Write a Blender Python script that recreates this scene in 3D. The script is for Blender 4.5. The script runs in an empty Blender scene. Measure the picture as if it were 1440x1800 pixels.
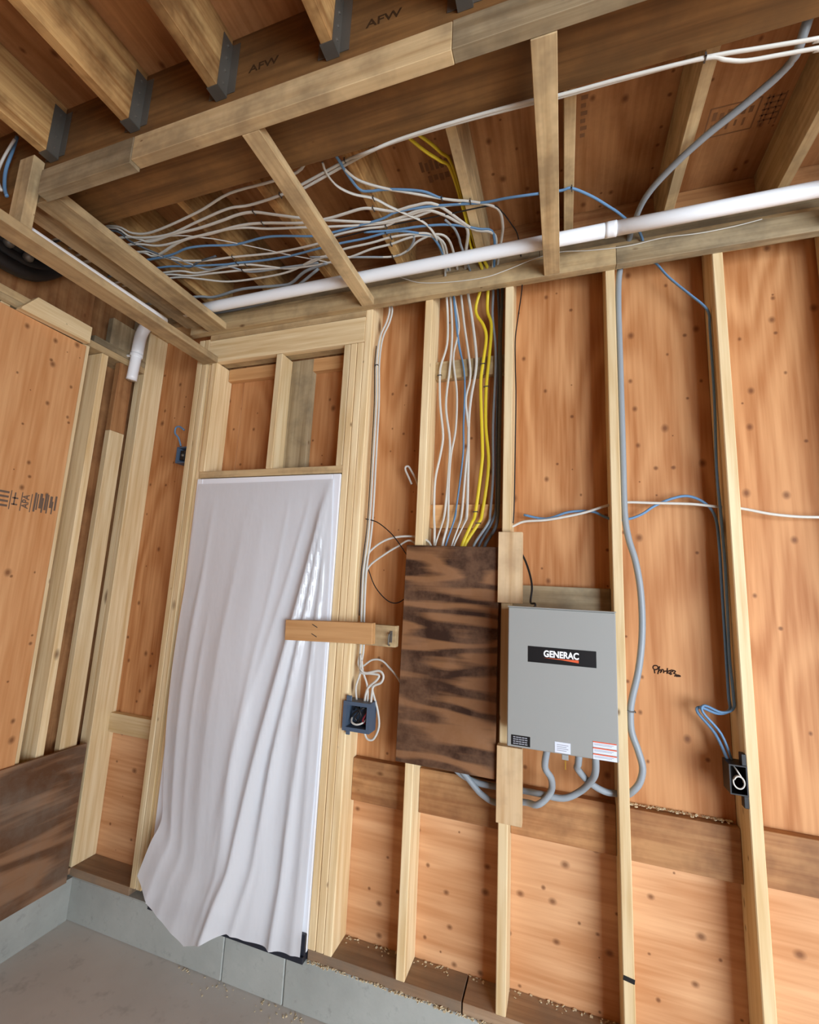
import bpy, bmesh, math, random
from mathutils import Vector, Matrix
S = bpy.context.scene
COL = S.collection
random.seed(7)

# ---------------------------------------------------------------- camera, light, exposure
cam_data = bpy.data.cameras.new('camera')
cam = bpy.data.objects.new('camera', cam_data); COL.objects.link(cam)
cam_data.sensor_fit = 'HORIZONTAL'; cam_data.sensor_width = 36.0
cam_data.lens = 794.77 / 1440 * 36.0
cam_data.clip_start = 0.02
def camera_matrix(loc, yaw, pitch, roll):
    f = Vector((-math.sin(yaw) * math.cos(pitch), math.cos(yaw) * math.cos(pitch), math.sin(pitch)))
    r0 = Vector((math.cos(yaw), math.sin(yaw), 0)); u0 = r0.cross(f)
    r = r0 * math.cos(roll) + u0 * math.sin(roll); u = -r0 * math.sin(roll) + u0 * math.cos(roll)
    m = Matrix((r, u, -f)).transposed().to_4x4(); m.translation = loc
    return m
cam.matrix_world = camera_matrix(Vector((-0.20523, -1.96482, 1.60049)), 0.33079, 0.15936, 0.04676)
S.camera = cam
S.view_settings.view_transform = 'Standard'; S.view_settings.look = 'None'
S.view_settings.gamma = 1.0; S.view_settings.use_curve_mapping = False
S.view_settings.exposure = 0.42

world = bpy.data.worlds.new('sky'); S.world = world; world.use_nodes = True
bg = world.node_tree.nodes['Background']
bg.inputs['Color'].default_value = (0.72, 0.86, 1.0, 1); bg.inputs['Strength'].default_value = 2.4

def area(name, loc, target, sx, sy, power, color):
    l = bpy.data.lights.new(name, 'AREA'); l.shape = 'RECTANGLE'; l.size = sx; l.size_y = sy
    l.energy = power; l.color = color
    o = bpy.data.objects.new(name, l); COL.objects.link(o); o.location = loc
    o.rotation_euler = (Vector(target) - Vector(loc)).to_track_quat('-Z', 'Y').to_euler()
    return o
# daylight entering by the wide open garage door behind the camera
area('daylight_garage_door', (3.3, -3.95, 1.05), (1.5, 0, 0.95), 3.2, 2.45, 300, (0.76, 0.88, 1.0))

# ---------------------------------------------------------------- helpers
def lin(c):
    return tuple((x / 12.92 if x <= 0.04045 else ((x + 0.055) / 1.055) ** 2.4) for x in (v / 255.0 for v in c)) + (1.0,)

class NT:
    def __init__(self, name):
        self.m = bpy.data.materials.new(name); self.m.use_nodes = True
        self.t = self.m.node_tree; self.t.nodes.clear()
        self.out = self.n('ShaderNodeOutputMaterial'); self.b = self.n('ShaderNodeBsdfPrincipled')
        self.l(self.b.outputs[0], self.out.inputs[0])
    def n(self, k, **kw):
        x = self.t.nodes.new(k)
        for a, v in kw.items(): setattr(x, a, v)
        return x
    def l(self, a, b): self.t.links.new(a, b)
    def val(self, sock, v):
        if hasattr(v, 'is_linked') or isinstance(v, bpy.types.NodeSocket): self.l(v, sock)
        else: sock.default_value = v
    def math(self, op, a, b=0.0, clamp=False):
        x = self.n('ShaderNodeMath', operation=op, use_clamp=clamp)
        self.val(x.inputs[0], a); self.val(x.inputs[1], b); return x.outputs[0]
    def mix(self, fac, a, b, blend='MIX'):
        x = self.n('ShaderNodeMix', data_type='RGBA', blend_type=blend)
        self.val(x.inputs[0], fac); self.val(x.inputs[6], a); self.val(x.inputs[7], b); return x.outputs[2]
    def coords(self, scale, jitter=True):
        tc = self.n('ShaderNodeTexCoord'); v = tc.outputs['Object']
        if jitter:
            oi = self.n('ShaderNodeObjectInfo')
            cx = self.n('ShaderNodeCombineXYZ')
            for i, k in enumerate((37.1, 53.7, 71.3)): self.l(self.math('MULTIPLY', oi.outputs['Random'], k), cx.inputs[i])
            a = self.n('ShaderNodeVectorMath', operation='ADD'); self.l(v, a.inputs[0]); self.l(cx.outputs[0], a.inputs[1]); v = a.outputs[0]
        mp = self.n('ShaderNodeMapping'); self.l(v, mp.inputs['Vector']); mp.inputs['Scale'].default_value = scale
        return mp.outputs[0]
    def noise(self, vec, scale, detail=2.0, rough=0.5):
        x = self.n('ShaderNodeTexNoise'); self.l(vec, x.inputs['Vector'])
        x.inputs['Scale'].default_value = scale; x.inputs['Detail'].default_value = detail; x.inputs['Roughness'].default_value = rough
        return x.outputs[0]
    def ramp(self, fac, stops):
        x = self.n('ShaderNodeValToRGB'); self.l(fac, x.inputs[0]); e = x.color_ramp.elements
        while len(e) < len(stops): e.new(0.5)
        for i, (p, c) in enumerate(stops): e[i].position = p; e[i].color = c if len(c) == 4 else c + (1,)
        return x.outputs[0]
    def step(self, fac, a, b):
        x = self.n('ShaderNodeMapRange'); self.l(fac, x.inputs[0]); x.inputs[1].default_value = a; x.inputs[2].default_value = b
        return x.outputs[0]
    def bump(self, h, strength, dist=0.002):
        x = self.n('ShaderNodeBump'); self.l(h, x.inputs['Height']); x.inputs['Strength'].default_value = strength; x.inputs['Distance'].default_value = dist
        self.l(x.outputs[0], self.b.inputs['Normal'])
    def spots(self, vec, scale, r0, r1, keep, flat=None):
        """round knots: voronoi cells, only a share of them kept (flat: drop that axis, for sheets)"""
        v = self.n('ShaderNodeTexVoronoi')
        if flat is not None:
            v.voronoi_dimensions = '2D'; s = self.n('ShaderNodeSeparateXYZ'); self.l(vec, s.inputs[0])
            cb = self.n('ShaderNodeCombineXYZ'); k = [i for i in range(3) if i != flat]
            self.l(s.outputs[k[0]], cb.inputs[0]); self.l(s.outputs[k[1]], cb.inputs[1]); vec = cb.outputs[0]
        self.l(vec, v.inputs['Vector']); v.inputs['Scale'].default_value = scale
        sep = self.n('ShaderNodeSeparateColor'); self.l(v.outputs['Color'], sep.inputs[0])
        d = self.step(self.math('DIVIDE', v.outputs['Distance'], self.math('ADD', self.math('MULTIPLY', sep.outputs[1], 0.9), 0.4)), r1, r0)
        k = self.math('LESS_THAN', sep.outputs[0], keep)
        return self.math('MULTIPLY', d, k)
    def done(self, color, rough=0.6, spec=0.3, metal=0.0):
        self.val(self.b.inputs['Base Color'], color); self.val(self.b.inputs['Roughness'], rough)
        self.b.inputs['Specular IOR Level'].default_value = spec; self.b.inputs['Metallic'].default_value = metal
        return self.m

def axis_scale(axis, along, across):
    s = [across] * 3; s[axis] = along; return tuple(s)

def lumber(name, axis, light, dark, stain=None, stain_amt=0.0):
    """sawn softwood: streaky grain along one axis, sparse knots, weather stain"""
    t = NT(name)
    g = t.noise(t.coords(axis_scale(axis, 1.6, 38)), 1.0, 3.0, 0.6)
    c = t.ramp(g, [(0.30, lin(dark)), (0.62, lin(light))])
    big = t.noise(t.coords(axis_scale(axis, 1.2, 5)), 1.0, 2.0)
    c = t.mix(t.math('MULTIPLY', t.step(big, 0.42, 0.75), 0.35), c, lin(dark))
    if stain: c = t.mix(t.math('MULTIPLY', t.step(t.noise(t.coords((5, 5, 5)), 1.0, 4.0, 0.65), 0.42, 0.64), stain_amt), c, lin(stain))
    kv = t.coords(axis_scale(axis, 3.0, 6.0))
    k = t.math('MAXIMUM', t.spots(kv, 1.0, 0.05, 0.14, 0.42), t.spots(t.coords(axis_scale(axis, 9.0, 16.0)), 1.0, 0.04, 0.13, 0.15))
    c = t.mix(t.math('MULTIPLY', k, 0.8), c, lin((96, 58, 28)))
    oi = t.n('ShaderNodeObjectInfo')
    hs = t.n('ShaderNodeHueSaturation'); t.l(c, hs.inputs['Color'])
    t.l(t.math('ADD', t.math('MULTIPLY', oi.outputs['Random'], 0.30), 0.82), hs.inputs['Value'])
    t.bump(g, 0.25, 0.0012)
    return t.done(hs.outputs[0], 0.62, 0.25)

def veneer(name, axis, flat, light, dark, knot=(92, 46, 20), rings=9.0, contrast=0.55, keep=0.36, stain=None, stain_amt=0.0, across=2.3, along=0.55):
    """rotary cut plywood face: contour-like grain, many small knots"""
    t = NT(name)
    sc = list(axis_scale(axis, along, across)); sc[flat] = 0.15
    n = t.noise(t.coords(tuple(sc)), 1.0, 2.5, 0.45)
    ring = t.math('SINE', t.math('MULTIPLY', n, rings * 6.28))
    fine = list(axis_scale(axis, 3, 60)); fine[flat] = 1
    f = t.noise(t.coords(tuple(fine)), 1.0, 2.0)
    h = t.math('ADD', t.math('MULTIPLY', ring, 0.28 * contrast), t.math('MULTIPLY', f, 0.75))
    c = t.ramp(h, [(0.12, lin(dark)), (0.62, lin(light))])
    blotch = t.noise(t.coords((1.4, 1.4, 1.4)), 1.0, 2.0)
    c = t.mix(t.math('MULTIPLY', t.step(blotch, 0.45, 0.7), 0.4), c, lin(tuple(int(a * .45 + b * .55) for a, b in zip(light, dark))))
    if stain: c = t.mix(t.math('MULTIPLY', t.step(t.noise(t.coords((4, 4, 4)), 1.0, 5.0, 0.7), 0.42, 0.66), stain_amt), c, lin(stain))
    k = t.spots(t.coords(axis_scale(axis, 6.5, 8.0)), 1.0, 0.03, 0.12, keep, flat)
    k2 = t.spots(t.coords((15.0,) * 3), 1.0, 0.05, 0.14, keep * 0.2, flat)
    c = t.mix(t.math('MULTIPLY', t.math('MAXIMUM', k, k2), 0.72), c, lin(knot))
    t.bump(h, 0.2, 0.001)
    return t.done(c, 0.6, 0.25)

def plain(name, c, rough=0.5, spec=0.4, metal=0.0, vary=0.0):
    t = NT(name); col = lin(c)
    if vary:
        n = t.noise(t.coords((9, 9, 9)), 1.0, 3.0)
        col = t.mix(t.math('MULTIPLY', n, vary), col, lin(tuple(int(x * 0.6) for x in c)))
    return t.done(col, rough, spec, metal)

_M = {}
def wood(kind, axis, flat=0):
    key = (kind, axis, flat)
    if key in _M: return _M[key]
    n = '%s_%s%s' % (kind, 'xyz'[axis], 'xyz'[flat])
    if kind == 'stud': m = lumber(n, axis, (240, 216, 172), (212, 178, 126))
    elif kind == 'soffit': m = lumber(n, axis, (214, 186, 140), (180, 148, 104), (124, 104, 78), 0.55)
    elif kind == 'aged': m = lumber(n, axis, (178, 158, 124), (140, 118, 86), (104, 92, 74), 0.6)
    elif kind == 'joist': m = lumber(n, axis, (216, 174, 114), (164, 114, 64), (104, 68, 36), 0.8)
    elif kind == 'beam': m = lumber(n, axis, (146, 104, 60), (108, 74, 40), (84, 62, 40), 0.4)
    elif kind == 'treated': m = lumber(n, axis, (168, 138, 108), (138, 108, 82), (120, 112, 100), 0.5)
    elif kind == 'block': m = lumber(n, axis, (190, 140, 92), (152, 100, 60), (100, 62, 38), 0.5)
    elif kind == 'pine': m = lumber(n, axis, (216, 166, 112), (196, 144, 92))
    elif kind == 'splice': m = lumber(n, axis, (222, 192, 150), (196, 158, 112), (150, 120, 92), 0.4)
    elif kind == 'ply': m = veneer(n, axis, flat, (206, 150, 100), (168, 107, 60), rings=11.0)
    elif kind == 'plylow': m = veneer(n, axis, flat, (220, 168, 122), (190, 132, 86), rings=6.0)
    elif kind == 'plyleft': m = veneer(n, axis, flat, (222, 168, 116), (194, 132, 80), rings=5.0, contrast=0.3, keep=0.5)
    elif kind == 'subfloor': m = veneer(n, axis, flat, (204, 148, 98), (162, 106, 62), keep=0.6, stain=(112, 74, 44), stain_amt=0.35)
    elif kind == 'old': m = veneer(n, axis, flat, (136, 94, 60), (50, 28, 15), rings=7.0, contrast=1.5, keep=0.0, stain=(150, 112, 84), stain_amt=0.5, across=5.0, along=1.0)
    elif kind == 'oldleft': m = veneer(n, axis, flat, (146, 108, 78), (92, 62, 40), rings=5.0, contrast=1.2, across=4.0, along=1.0, keep=0.0, stain=(128, 118, 104), stain_amt=0.4)
    _M[key] = m; return m

def concrete(name, c1, c2, scale):
    t = NT(name)
    n = t.noise(t.coords((scale,) * 3, False), 1.0, 6.0, 0.65)
    n2 = t.noise(t.coords((scale * 9,) * 3, False), 1.0, 3.0, 0.7)
    c = t.ramp(n, [(0.3, lin(c1)), (0.7, lin(c2))])
    c = t.mix(t.math('MULTIPLY', t.step(n2, 0.58, 0.75), 0.35), c, lin(tuple(int(x * .72) for x in c1)))
    t.bump(n2, 0.35, 0.003)
    return t.done(c, 0.85, 0.2)

def link(o, parent=None):
    COL.objects.link(o)
    if parent: o.parent = parent
    return o
def tag(o, label=None, cat=None, kind=None, group=None):
    if label: o['label'] = label
    if cat: o['category'] = cat
    if kind: o['kind'] = kind
    if group: o['group'] = group
    return o
def empty(name, label=None, cat=None, kind=None, loc=(0, 0, 0)):
    o = bpy.data.objects.new(name, None); link(o); o.location = loc; o.empty_display_size = 0.1
    return tag(o, label, cat, kind)
def obj(name, bm, mat, parent=None, smooth=False):
    me = bpy.data.meshes.new(name); bm.to_mesh(me); bm.free()
    for m in (mat if isinstance(mat, (list, tuple)) else [mat]): me.materials.append(m)
    if smooth:
        for p in me.polygons: p.use_smooth = True
    return link(bpy.data.objects.new(name, me), parent)
def add_box(bm, x0, x1, y0, y1, z0, z1, bev=0.0):
    r = bmesh.ops.create_cube(bm, size=1.0)
    for v in r['verts']:
        v.co = Vector(((x0 + x1) / 2 + v.co.x * (x1 - x0), (y0 + y1) / 2 + v.co.y * (y1 - y0), (z0 + z1) / 2 + v.co.z * (z1 - z0)))
    if bev:
        es = list({e for v in r['verts'] for e in v.link_edges})
        bmesh.ops.bevel(bm, geom=es, offset=bev, segments=1, affect='EDGES')
_BOX = {}
def board(name, x0, x1, y0, y1, z0, z1, kind, parent=None, axis=None, bev=0.0016, rot=None, mat=None, flat=None):
    """one sawn board or sheet: its mesh is centred, so grain follows the piece"""
    d = (x1 - x0, y1 - y0, z1 - z0)
    if axis is None: axis = max(range(3), key=lambda i: d[i])
    if flat is None: flat = min(range(3), key=lambda i: d[i])
    if mat is None: mat = wood(kind, axis, flat if kind in ('ply', 'plylow', 'plyleft', 'subfloor', 'old', 'oldleft') else 0)
    key = tuple(round(v, 4) for v in d) + (bev, mat.name)
    if key not in _BOX:
        bm = bmesh.new(); add_box(bm, -d[0] / 2, d[0] / 2, -d[1] / 2, d[1] / 2, -d[2] / 2, d[2] / 2, bev)
        me = bpy.data.meshes.new(name); bm.to_mesh(me); bm.free(); me.materials.append(mat); _BOX[key] = me
    o = link(bpy.data.objects.new(name, _BOX[key]), parent)
    o.location = ((x0 + x1) / 2, (y0 + y1) / 2, (z0 + z1) / 2)
    if rot: o.rotation_euler = rot
    return o
def smooth_path(pts, sub=6):
    P = [Vector(p) for p in pts]; out = []
    for i in range(len(P) - 1):
        a, b, c, d = P[max(i - 1, 0)], P[i], P[i + 1], P[min(i + 2, len(P) - 1)]
        for k in range(sub):
            t = k / sub
            out.append(0.5 * ((2 * b) + (c - a) * t + (2 * a - 5 * b + 4 * c - d) * t * t + (3 * b - a - 3 * c + d) * t ** 3))
    out.append(P[-1]); return out
def add_tube(bm, path, ra, rb, minor, seg=8):
    ref = Vector({'x': (1, 0, 0), 'y': (0, 1, 0), 'z': (0, 0, 1)}[minor]); rings = []; prev = None
    for i, p in enumerate(path):
        t = path[min(i + 1, len(path) - 1)] - path[max(i - 1, 0)]
        if t.length < 1e-7: t = Vector((0, 0, 1))
        t.normalize()
        m = ref - t * ref.dot(t)
        if m.length < 0.25: m = (prev - t * prev.dot(t)) if prev else t.orthogonal()
        m.normalize()
        if prev and m.dot(prev) < 0: m = -m
        if prev: m = (m * 0.5 + (prev - t * prev.dot(t)) * 0.5); m.normalize()
        prev = m; b = t.cross(m)
        rings.append([bm.verts.new(p + b * (ra * math.cos(a)) + m * (rb * math.sin(a))) for a in (2 * math.pi * k / seg for k in range(seg))])
    for a, b in zip(rings, rings[1:]):
        for k in range(seg): bm.faces.new((a[k], a[(k + 1) % seg], b[(k + 1) % seg], b[k]))
    bm.faces.new(rings[0][::-1]); bm.faces.new(rings[-1])
def tube(name, pts, r, mat, parent=None, minor='y', seg=12, sub=6, rb=None):
    bm = bmesh.new(); add_tube(bm, smooth_path(pts, sub), r, rb or r, minor, seg)
    return obj(name, bm, mat, parent, True)
def text(name, s, size, loc, rot, mat, parent=None, bold=0.0, sx=1.0, extrude=0.0004):
    cu = bpy.data.curves.new(name, 'FONT'); cu.body = s; cu.size = size; cu.offset = bold; cu.extrude = extrude
    cu.align_x = 'CENTER'; cu.align_y = 'CENTER'; cu.materials.append(mat)
    tmp = link(bpy.data.objects.new(name, cu))
    me = bpy.data.meshes.new_from_object(tmp.evaluated_get(bpy.context.evaluated_depsgraph_get()))
    bpy.data.objects.remove(tmp); bpy.data.curves.remove(cu); me.name = name
    for v in me.vertices: v.co.x *= sx
    o = link(bpy.data.objects.new(name, me), parent); o.location = loc; o.rotation_euler = rot
    return o
W = 0.0381   # thickness of two-by lumber
H = math.pi / 2

M_WHITE = plain('white_cable', (212, 207, 196), 0.5, vary=0.2)
M_BLUE = plain('blue_cable', (104, 142, 178), 0.5, vary=0.2)
M_GRAY = plain('gray_cable', (150, 156, 160), 0.4, vary=0.2)
M_DARK = plain('dark_gray_cable', (88, 94, 100), 0.5, vary=0.2)
M_YEL = plain('yellow_cable', (224, 196, 44), 0.5, vary=0.15)
M_BLACK = plain('black_plastic', (26, 24, 24), 0.45)
M_PVC = plain('white_pvc', (240, 240, 240), 0.3, 0.5)
M_STEEL = plain('galvanised_steel', (116, 110, 100), 0.5, 0.5, 0.5, 0.5)
M_STAPLE = plain('staple', (96, 92, 88), 0.45, 0.5, 0.6)
M_INK = plain('ink', (112, 92, 78), 0.8, 0.1)
M_FADE = plain('faded_ink', (142, 102, 72), 0.8, 0.1)
M_INKD = plain('marker_ink', (52, 34, 24), 0.8, 0.1)
M_CONC = concrete('concrete_curb_gray', (152, 154, 147), (180, 181, 173), 2.0)
M_FLOOR = concrete('concrete_floor_gray', (192, 188, 180), (210, 206, 198), 1.3)
M_BACKING = plain('dark_backing', (84, 58, 36), 0.8)  # for the unseen backing sheets added to block sky at the joints
M_CHIP = plain('wood_shavings', (218, 200, 164), 0.8, 0.2, 0, 0.3)
M_BOXB = plain('blue_gray_box', (78, 92, 110), 0.5)

CABLES = [
                                                    ('cable', 'thin white cable looping from ceiling corner, leftmost white drop above brown board', 'white', 0.006, 0.004, 'y', [(-1.06,-0.684,3.168),(-1.068,-0.638,3.168),(-1.054,-0.576,3.168),(-1.008,-0.524,3.168),(-0.935,-0.481,3.168),(-0.886,-0.425,3.168),(-0.828,-0.366,3.168),(-0.779,-0.317,3.168),(-0.753,-0.264,3.168),(-0.742,-0.198,3.168),(-0.768,-0.012,3.24),(-0.751,-0.012,3.167),(-0.749,-0,3.11),(-0.753,0.085,2.963),(-0.751,0.085,2.806),(-0.777,0.085,2.702),(-0.783,0.085,2.641),(-0.775,0.085,2.484),(-0.755,0.085,2.328),(-0.765,0.085,2.228),(-0.786,0.085,2.104),(-0.786,0.085,1.948),(-0.773,0.06,1.863),(-0.771,0.06,1.799),(-0.762,0.06,1.717)], [4, 16]),
 ('cable', 'white cable arcing highest under the joists then down beside right stud edge', 'white', 0.006, 0.0045, 'z', [(-0.996,-0.645,3.168),(-0.962,-0.579,3.168),(-0.884,-0.52,3.168),(-0.792,-0.471,3.168),(-0.688,-0.416,3.168),(-0.617,-0.382,3.168),(-0.555,-0.359,3.168),(-0.478,-0.316,3.168),(-0.446,-0.275,3.168),(-0.444,-0.195,3.168),(-0.457,-0.127,3.168),(-0.5,0.03,3.13)], [6]),
 ('cable', 'white cable in lower ceiling bundle, second white drop above brown board', 'white', 0.0062, 0.004, 'z', [(-2.478,-0.367,3.168),(-2.128,-0.347,3.168),(-2.018,-0.304,3.168),(-1.85,-0.303,3.168),(-1.72,-0.289,3.168),(-1.648,-0.261,3.168),(-1.517,-0.204,3.168),(-1.403,-0.212,3.168),(-1.293,-0.236,3.168),(-1.188,-0.254,3.168),(-1.045,-0.256,3.168),(-0.94,-0.264,3.168),(-0.835,-0.256,3.168),(-0.768,-0.237,3.168),(-0.728,-0.187,3.168),(-0.738,-0.051,3.165),(-0.742,0.06,3.1),(-0.727,0.085,2.88),(-0.732,0.085,2.687),(-0.746,0.085,2.482),(-0.72,0.085,2.297),(-0.722,0.085,2.13),(-0.733,0.085,1.948),(-0.741,0.06,1.876),(-0.765,0.06,1.793),(-0.773,0.06,1.717)], [4, 11]),
 ('cable', 'white cable in lower ceiling bundle bending down third among the white drops', 'white', 0.0062, 0.004, 'z', [(-2.561,-0.361,3.168),(-2.211,-0.341,3.168),(-2.078,-0.297,3.168),(-1.929,-0.279,3.168),(-1.765,-0.258,3.168),(-1.612,-0.23,3.168),(-1.464,-0.199,3.168),(-1.306,-0.19,3.168),(-1.18,-0.197,3.168),(-1.061,-0.219,3.168),(-0.955,-0.224,3.168),(-0.871,-0.238,3.168),(-0.794,-0.234,3.168),(-0.72,-0.178,3.168),(-0.725,-0.047,3.165),(-0.727,0.06,3.1),(-0.696,0.085,2.922),(-0.697,0.085,2.845),(-0.716,0.085,2.725),(-0.693,0.085,2.542),(-0.693,0.085,2.355),(-0.712,0.085,2.225),(-0.718,0.085,2.082),(-0.716,0.085,1.947),(-0.713,0.06,1.876),(-0.73,0.06,1.799),(-0.738,0.06,1.718)], [4, 10]),
 ('cable', 'lowest white cable of the ceiling bundle sagging nearest the white pipe', 'white', 0.0062, 0.004, 'z', [(-2.519,-0.327,3.168),(-2.169,-0.307,3.168),(-2.053,-0.267,3.168),(-1.908,-0.204,3.168),(-1.706,-0.183,3.168),(-1.529,-0.186,3.168),(-1.335,-0.235,3.168),(-1.251,-0.216,3.168),(-1.115,-0.179,3.168),(-0.976,-0.145,3.168),(-0.897,-0.163,3.168),(-0.829,-0.208,3.168),(-0.742,-0.227,3.168),(-0.692,-0.184,3.168),(-0.689,-0.05,3.165),(-0.688,0.06,3.1),(-0.666,0.085,2.902),(-0.632,0.085,2.684),(-0.63,0.085,2.595),(-0.647,0.085,2.494),(-0.628,0.085,2.319),(-0.638,0.085,2.174),(-0.651,0.085,1.947),(-0.66,0.06,1.876),(-0.686,0.06,1.795),(-0.703,0.06,1.719)], [9]),
 ('cable', 'flat white cable swooping over mid ceiling to rightmost white drop above brown board', 'white', 0.0075, 0.004, 'z', [(-2.516,-0.622,3.168),(-2.166,-0.602,3.168),(-2.078,-0.548,3.168),(-1.939,-0.554,3.168),(-1.784,-0.55,3.168),(-1.64,-0.558,3.168),(-1.541,-0.566,3.168),(-1.467,-0.558,3.168),(-1.394,-0.525,3.168),(-1.29,-0.476,3.168),(-1.181,-0.433,3.168),(-1.002,-0.37,3.168),(-0.941,-0.353,3.168),(-0.819,-0.361,3.168),(-0.742,-0.364,3.168),(-0.688,-0.33,3.168),(-0.638,-0.278,3.168),(-0.596,-0.214,3.168),(-0.636,-0.062,3.165),(-0.653,0.06,3.1),(-0.626,0.085,2.921),(-0.602,0.085,2.734),(-0.603,0.085,2.636),(-0.622,0.085,2.506),(-0.63,0.085,2.371),(-0.627,0.085,2.173),(-0.627,0.085,1.947),(-0.633,0.06,1.89),(-0.676,0.06,1.792),(-0.692,0.06,1.719)], [7]),
 ('cable', 'flat white cable crossing ceiling centre and joining the blue cables on the right', 'white', 0.0075, 0.004, 'z', [(-2.551,-0.531,3.168),(-2.201,-0.511,3.168),(-2.131,-0.464,3.168),(-1.914,-0.51,3.168),(-1.737,-0.509,3.168),(-1.585,-0.512,3.168),(-1.468,-0.496,3.168),(-1.298,-0.449,3.168),(-1.178,-0.439,3.168),(-1.099,-0.442,3.168),(-1.007,-0.447,3.168),(-0.956,-0.433,3.168),(-0.876,-0.398,3.168),(-0.788,-0.401,3.168),(-0.693,-0.38,3.168),(-0.576,-0.215,3.168),(-0.501,-0.174,3.168),(-0.485,-0.11,3.168),(-0.52,0.02,3.12)], [6, 11]),
 ('cable', 'dark blue cable in lower ceiling bundle with the blue drop among white ones', 'blue', 0.0062, 0.004, 'z', [(-2.524,-0.41,3.168),(-2.174,-0.39,3.168),(-2.037,-0.362,3.168),(-1.835,-0.32,3.168),(-1.757,-0.312,3.168),(-1.624,-0.293,3.168),(-1.466,-0.283,3.168),(-1.303,-0.29,3.168),(-1.175,-0.292,3.168),(-1.057,-0.289,3.168),(-0.953,-0.295,3.168),(-0.88,-0.285,3.168),(-0.801,-0.246,3.168),(-0.755,-0.209,3.168),(-0.735,-0.06,3.165),(-0.727,0.06,3.1),(-0.693,0.085,2.813),(-0.666,0.085,2.688),(-0.654,0.085,2.574),(-0.655,0.085,2.373),(-0.653,0.085,2.225),(-0.676,0.085,1.985),(-0.682,0.062,1.903),(-0.716,0.062,1.792),(-0.725,0.062,1.718)], [4, 10]),
 ('cable', 'white cable along upper edge of the lower ceiling bundle', 'white', 0.0062, 0.004, 'z', [(-2.531,-0.526,3.168),(-2.181,-0.506,3.168),(-2.121,-0.473,3.168),(-2.049,-0.412,3.168),(-1.908,-0.37,3.168),(-1.749,-0.352,3.168),(-1.597,-0.33,3.168),(-1.496,-0.319,3.168),(-1.286,-0.319,3.168),(-1.18,-0.344,3.168),(-1.033,-0.342,3.168),(-0.938,-0.332,3.168),(-0.845,-0.361,3.168),(-0.769,-0.374,3.168),(-0.667,-0.367,3.168),(-0.596,-0.356,3.168)], [5, 11]),
 ('cable', 'blue cable dropping from the beam edge and running right over the wires', 'blue', 0.0062, 0.004, 'z', [(-1.027,-0.744,3.2),(-0.997,-0.694,3.168),(-0.991,-0.616,3.168),(-0.974,-0.537,3.168),(-0.933,-0.517,3.168),(-0.869,-0.507,3.168),(-0.735,-0.461,3.168),(-0.664,-0.404,3.168),(-0.576,-0.365,3.168),(-0.516,-0.339,3.168)], [7]),
 ('cable', 'long blue-gray cable crossing ceiling, then running down left side of rightmost stud', 'blue', 0.0058, 0.0045, 'z', [(-2.424,-0.468,3.168),(-2.074,-0.448,3.168),(-1.937,-0.463,3.168),(-1.831,-0.453,3.168),(-1.682,-0.42,3.168),(-1.528,-0.422,3.168),(-1.436,-0.408,3.168),(-1.281,-0.365,3.168),(-1.18,-0.362,3.168),(-1.061,-0.366,3.168),(-0.943,-0.373,3.168),(-0.863,-0.391,3.168),(-0.727,-0.381,3.168),(-0.596,-0.356,3.168),(-0.5,-0.338,3.168),(-0.406,-0.334,3.168),(-0.282,-0.321,3.168),(-0.2,-0.312,3.168),(-0.162,-0.312,3.168),(-0.086,-0.252,3.168),(-0.017,-0.181,3.168),(0.036,-0.121,3.168),(0.12,-0.03,3.14),(0.15,0.03,3.05),(0.186,0.04,3.037),(0.234,0.04,2.959),(0.308,0.04,2.865),(0.357,0.04,2.804),(0.379,0.055,2.771),(0.379,0.055,2.698),(0.379,0.055,2.4),(0.371,0.055,2.105),(0.376,0.055,1.916),(0.379,0.055,1.732),(0.377,0.055,1.556),(0.374,0.055,1.386),(0.379,0.055,1.261),(0.375,0.055,1.211),(0.337,0.055,1.195),(0.286,0.055,1.212),(0.279,0.055,1.187),(0.333,0.055,1.12),(0.362,0.05,1.03)], [16, 18]),
 ('cable', 'blue-gray cable arching across two bays then down to the open outlet box', 'blue', 0.0055, 0.0045, 'y', [(-0.37,0.09,1.933),(-0.274,0.09,1.915),(-0.18,0.09,1.944),(-0.088,0.09,1.946),(-0.039,0.09,1.924),(0.001,0.09,1.909),(0.059,0.09,1.914),(0.109,0.09,1.935),(0.152,0.09,1.966),(0.215,0.09,1.996),(0.277,0.09,2.006),(0.335,0.09,1.975),(0.367,0.09,1.917),(0.368,0.07,1.803),(0.368,0.07,1.651),(0.368,0.07,1.503),(0.368,0.07,1.36),(0.368,0.07,1.25),(0.368,0.07,1.203),(0.33,0.07,1.186),(0.277,0.07,1.201),(0.266,0.07,1.182),(0.319,0.07,1.114),(0.349,0.05,1.03)], []),
 ('cable', 'white cable running level through the right-hand studs above the gray box', 'white', 0.0055, 0.0045, 'y', [(-0.42,0.09,1.903),(-0.422,0.075,1.877),(-0.368,0.075,1.9),(-0.274,0.075,1.907),(-0.18,0.075,1.924),(-0.109,0.075,1.941),(-0.021,0.075,1.97),(0.046,0.075,1.981),(0.144,0.075,1.977),(0.28,0.075,1.971),(0.363,0.075,1.96),(0.45,0.075,1.951),(0.538,0.075,1.93),(0.619,0.075,1.919),(0.691,0.075,1.916),(0.79,0.075,1.914)], []),
 ('cable', 'short gray cable curling back just above the white pipe', 'gray', 0.006, 0.004, 'z', [(-1.374,-0.25,3.168),(-1.248,-0.215,3.168),(-1.098,-0.175,3.168),(-0.976,-0.145,3.168),(-0.897,-0.163,3.168),(-0.849,-0.213,3.168),(-0.835,-0.256,3.168)], []),
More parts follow.
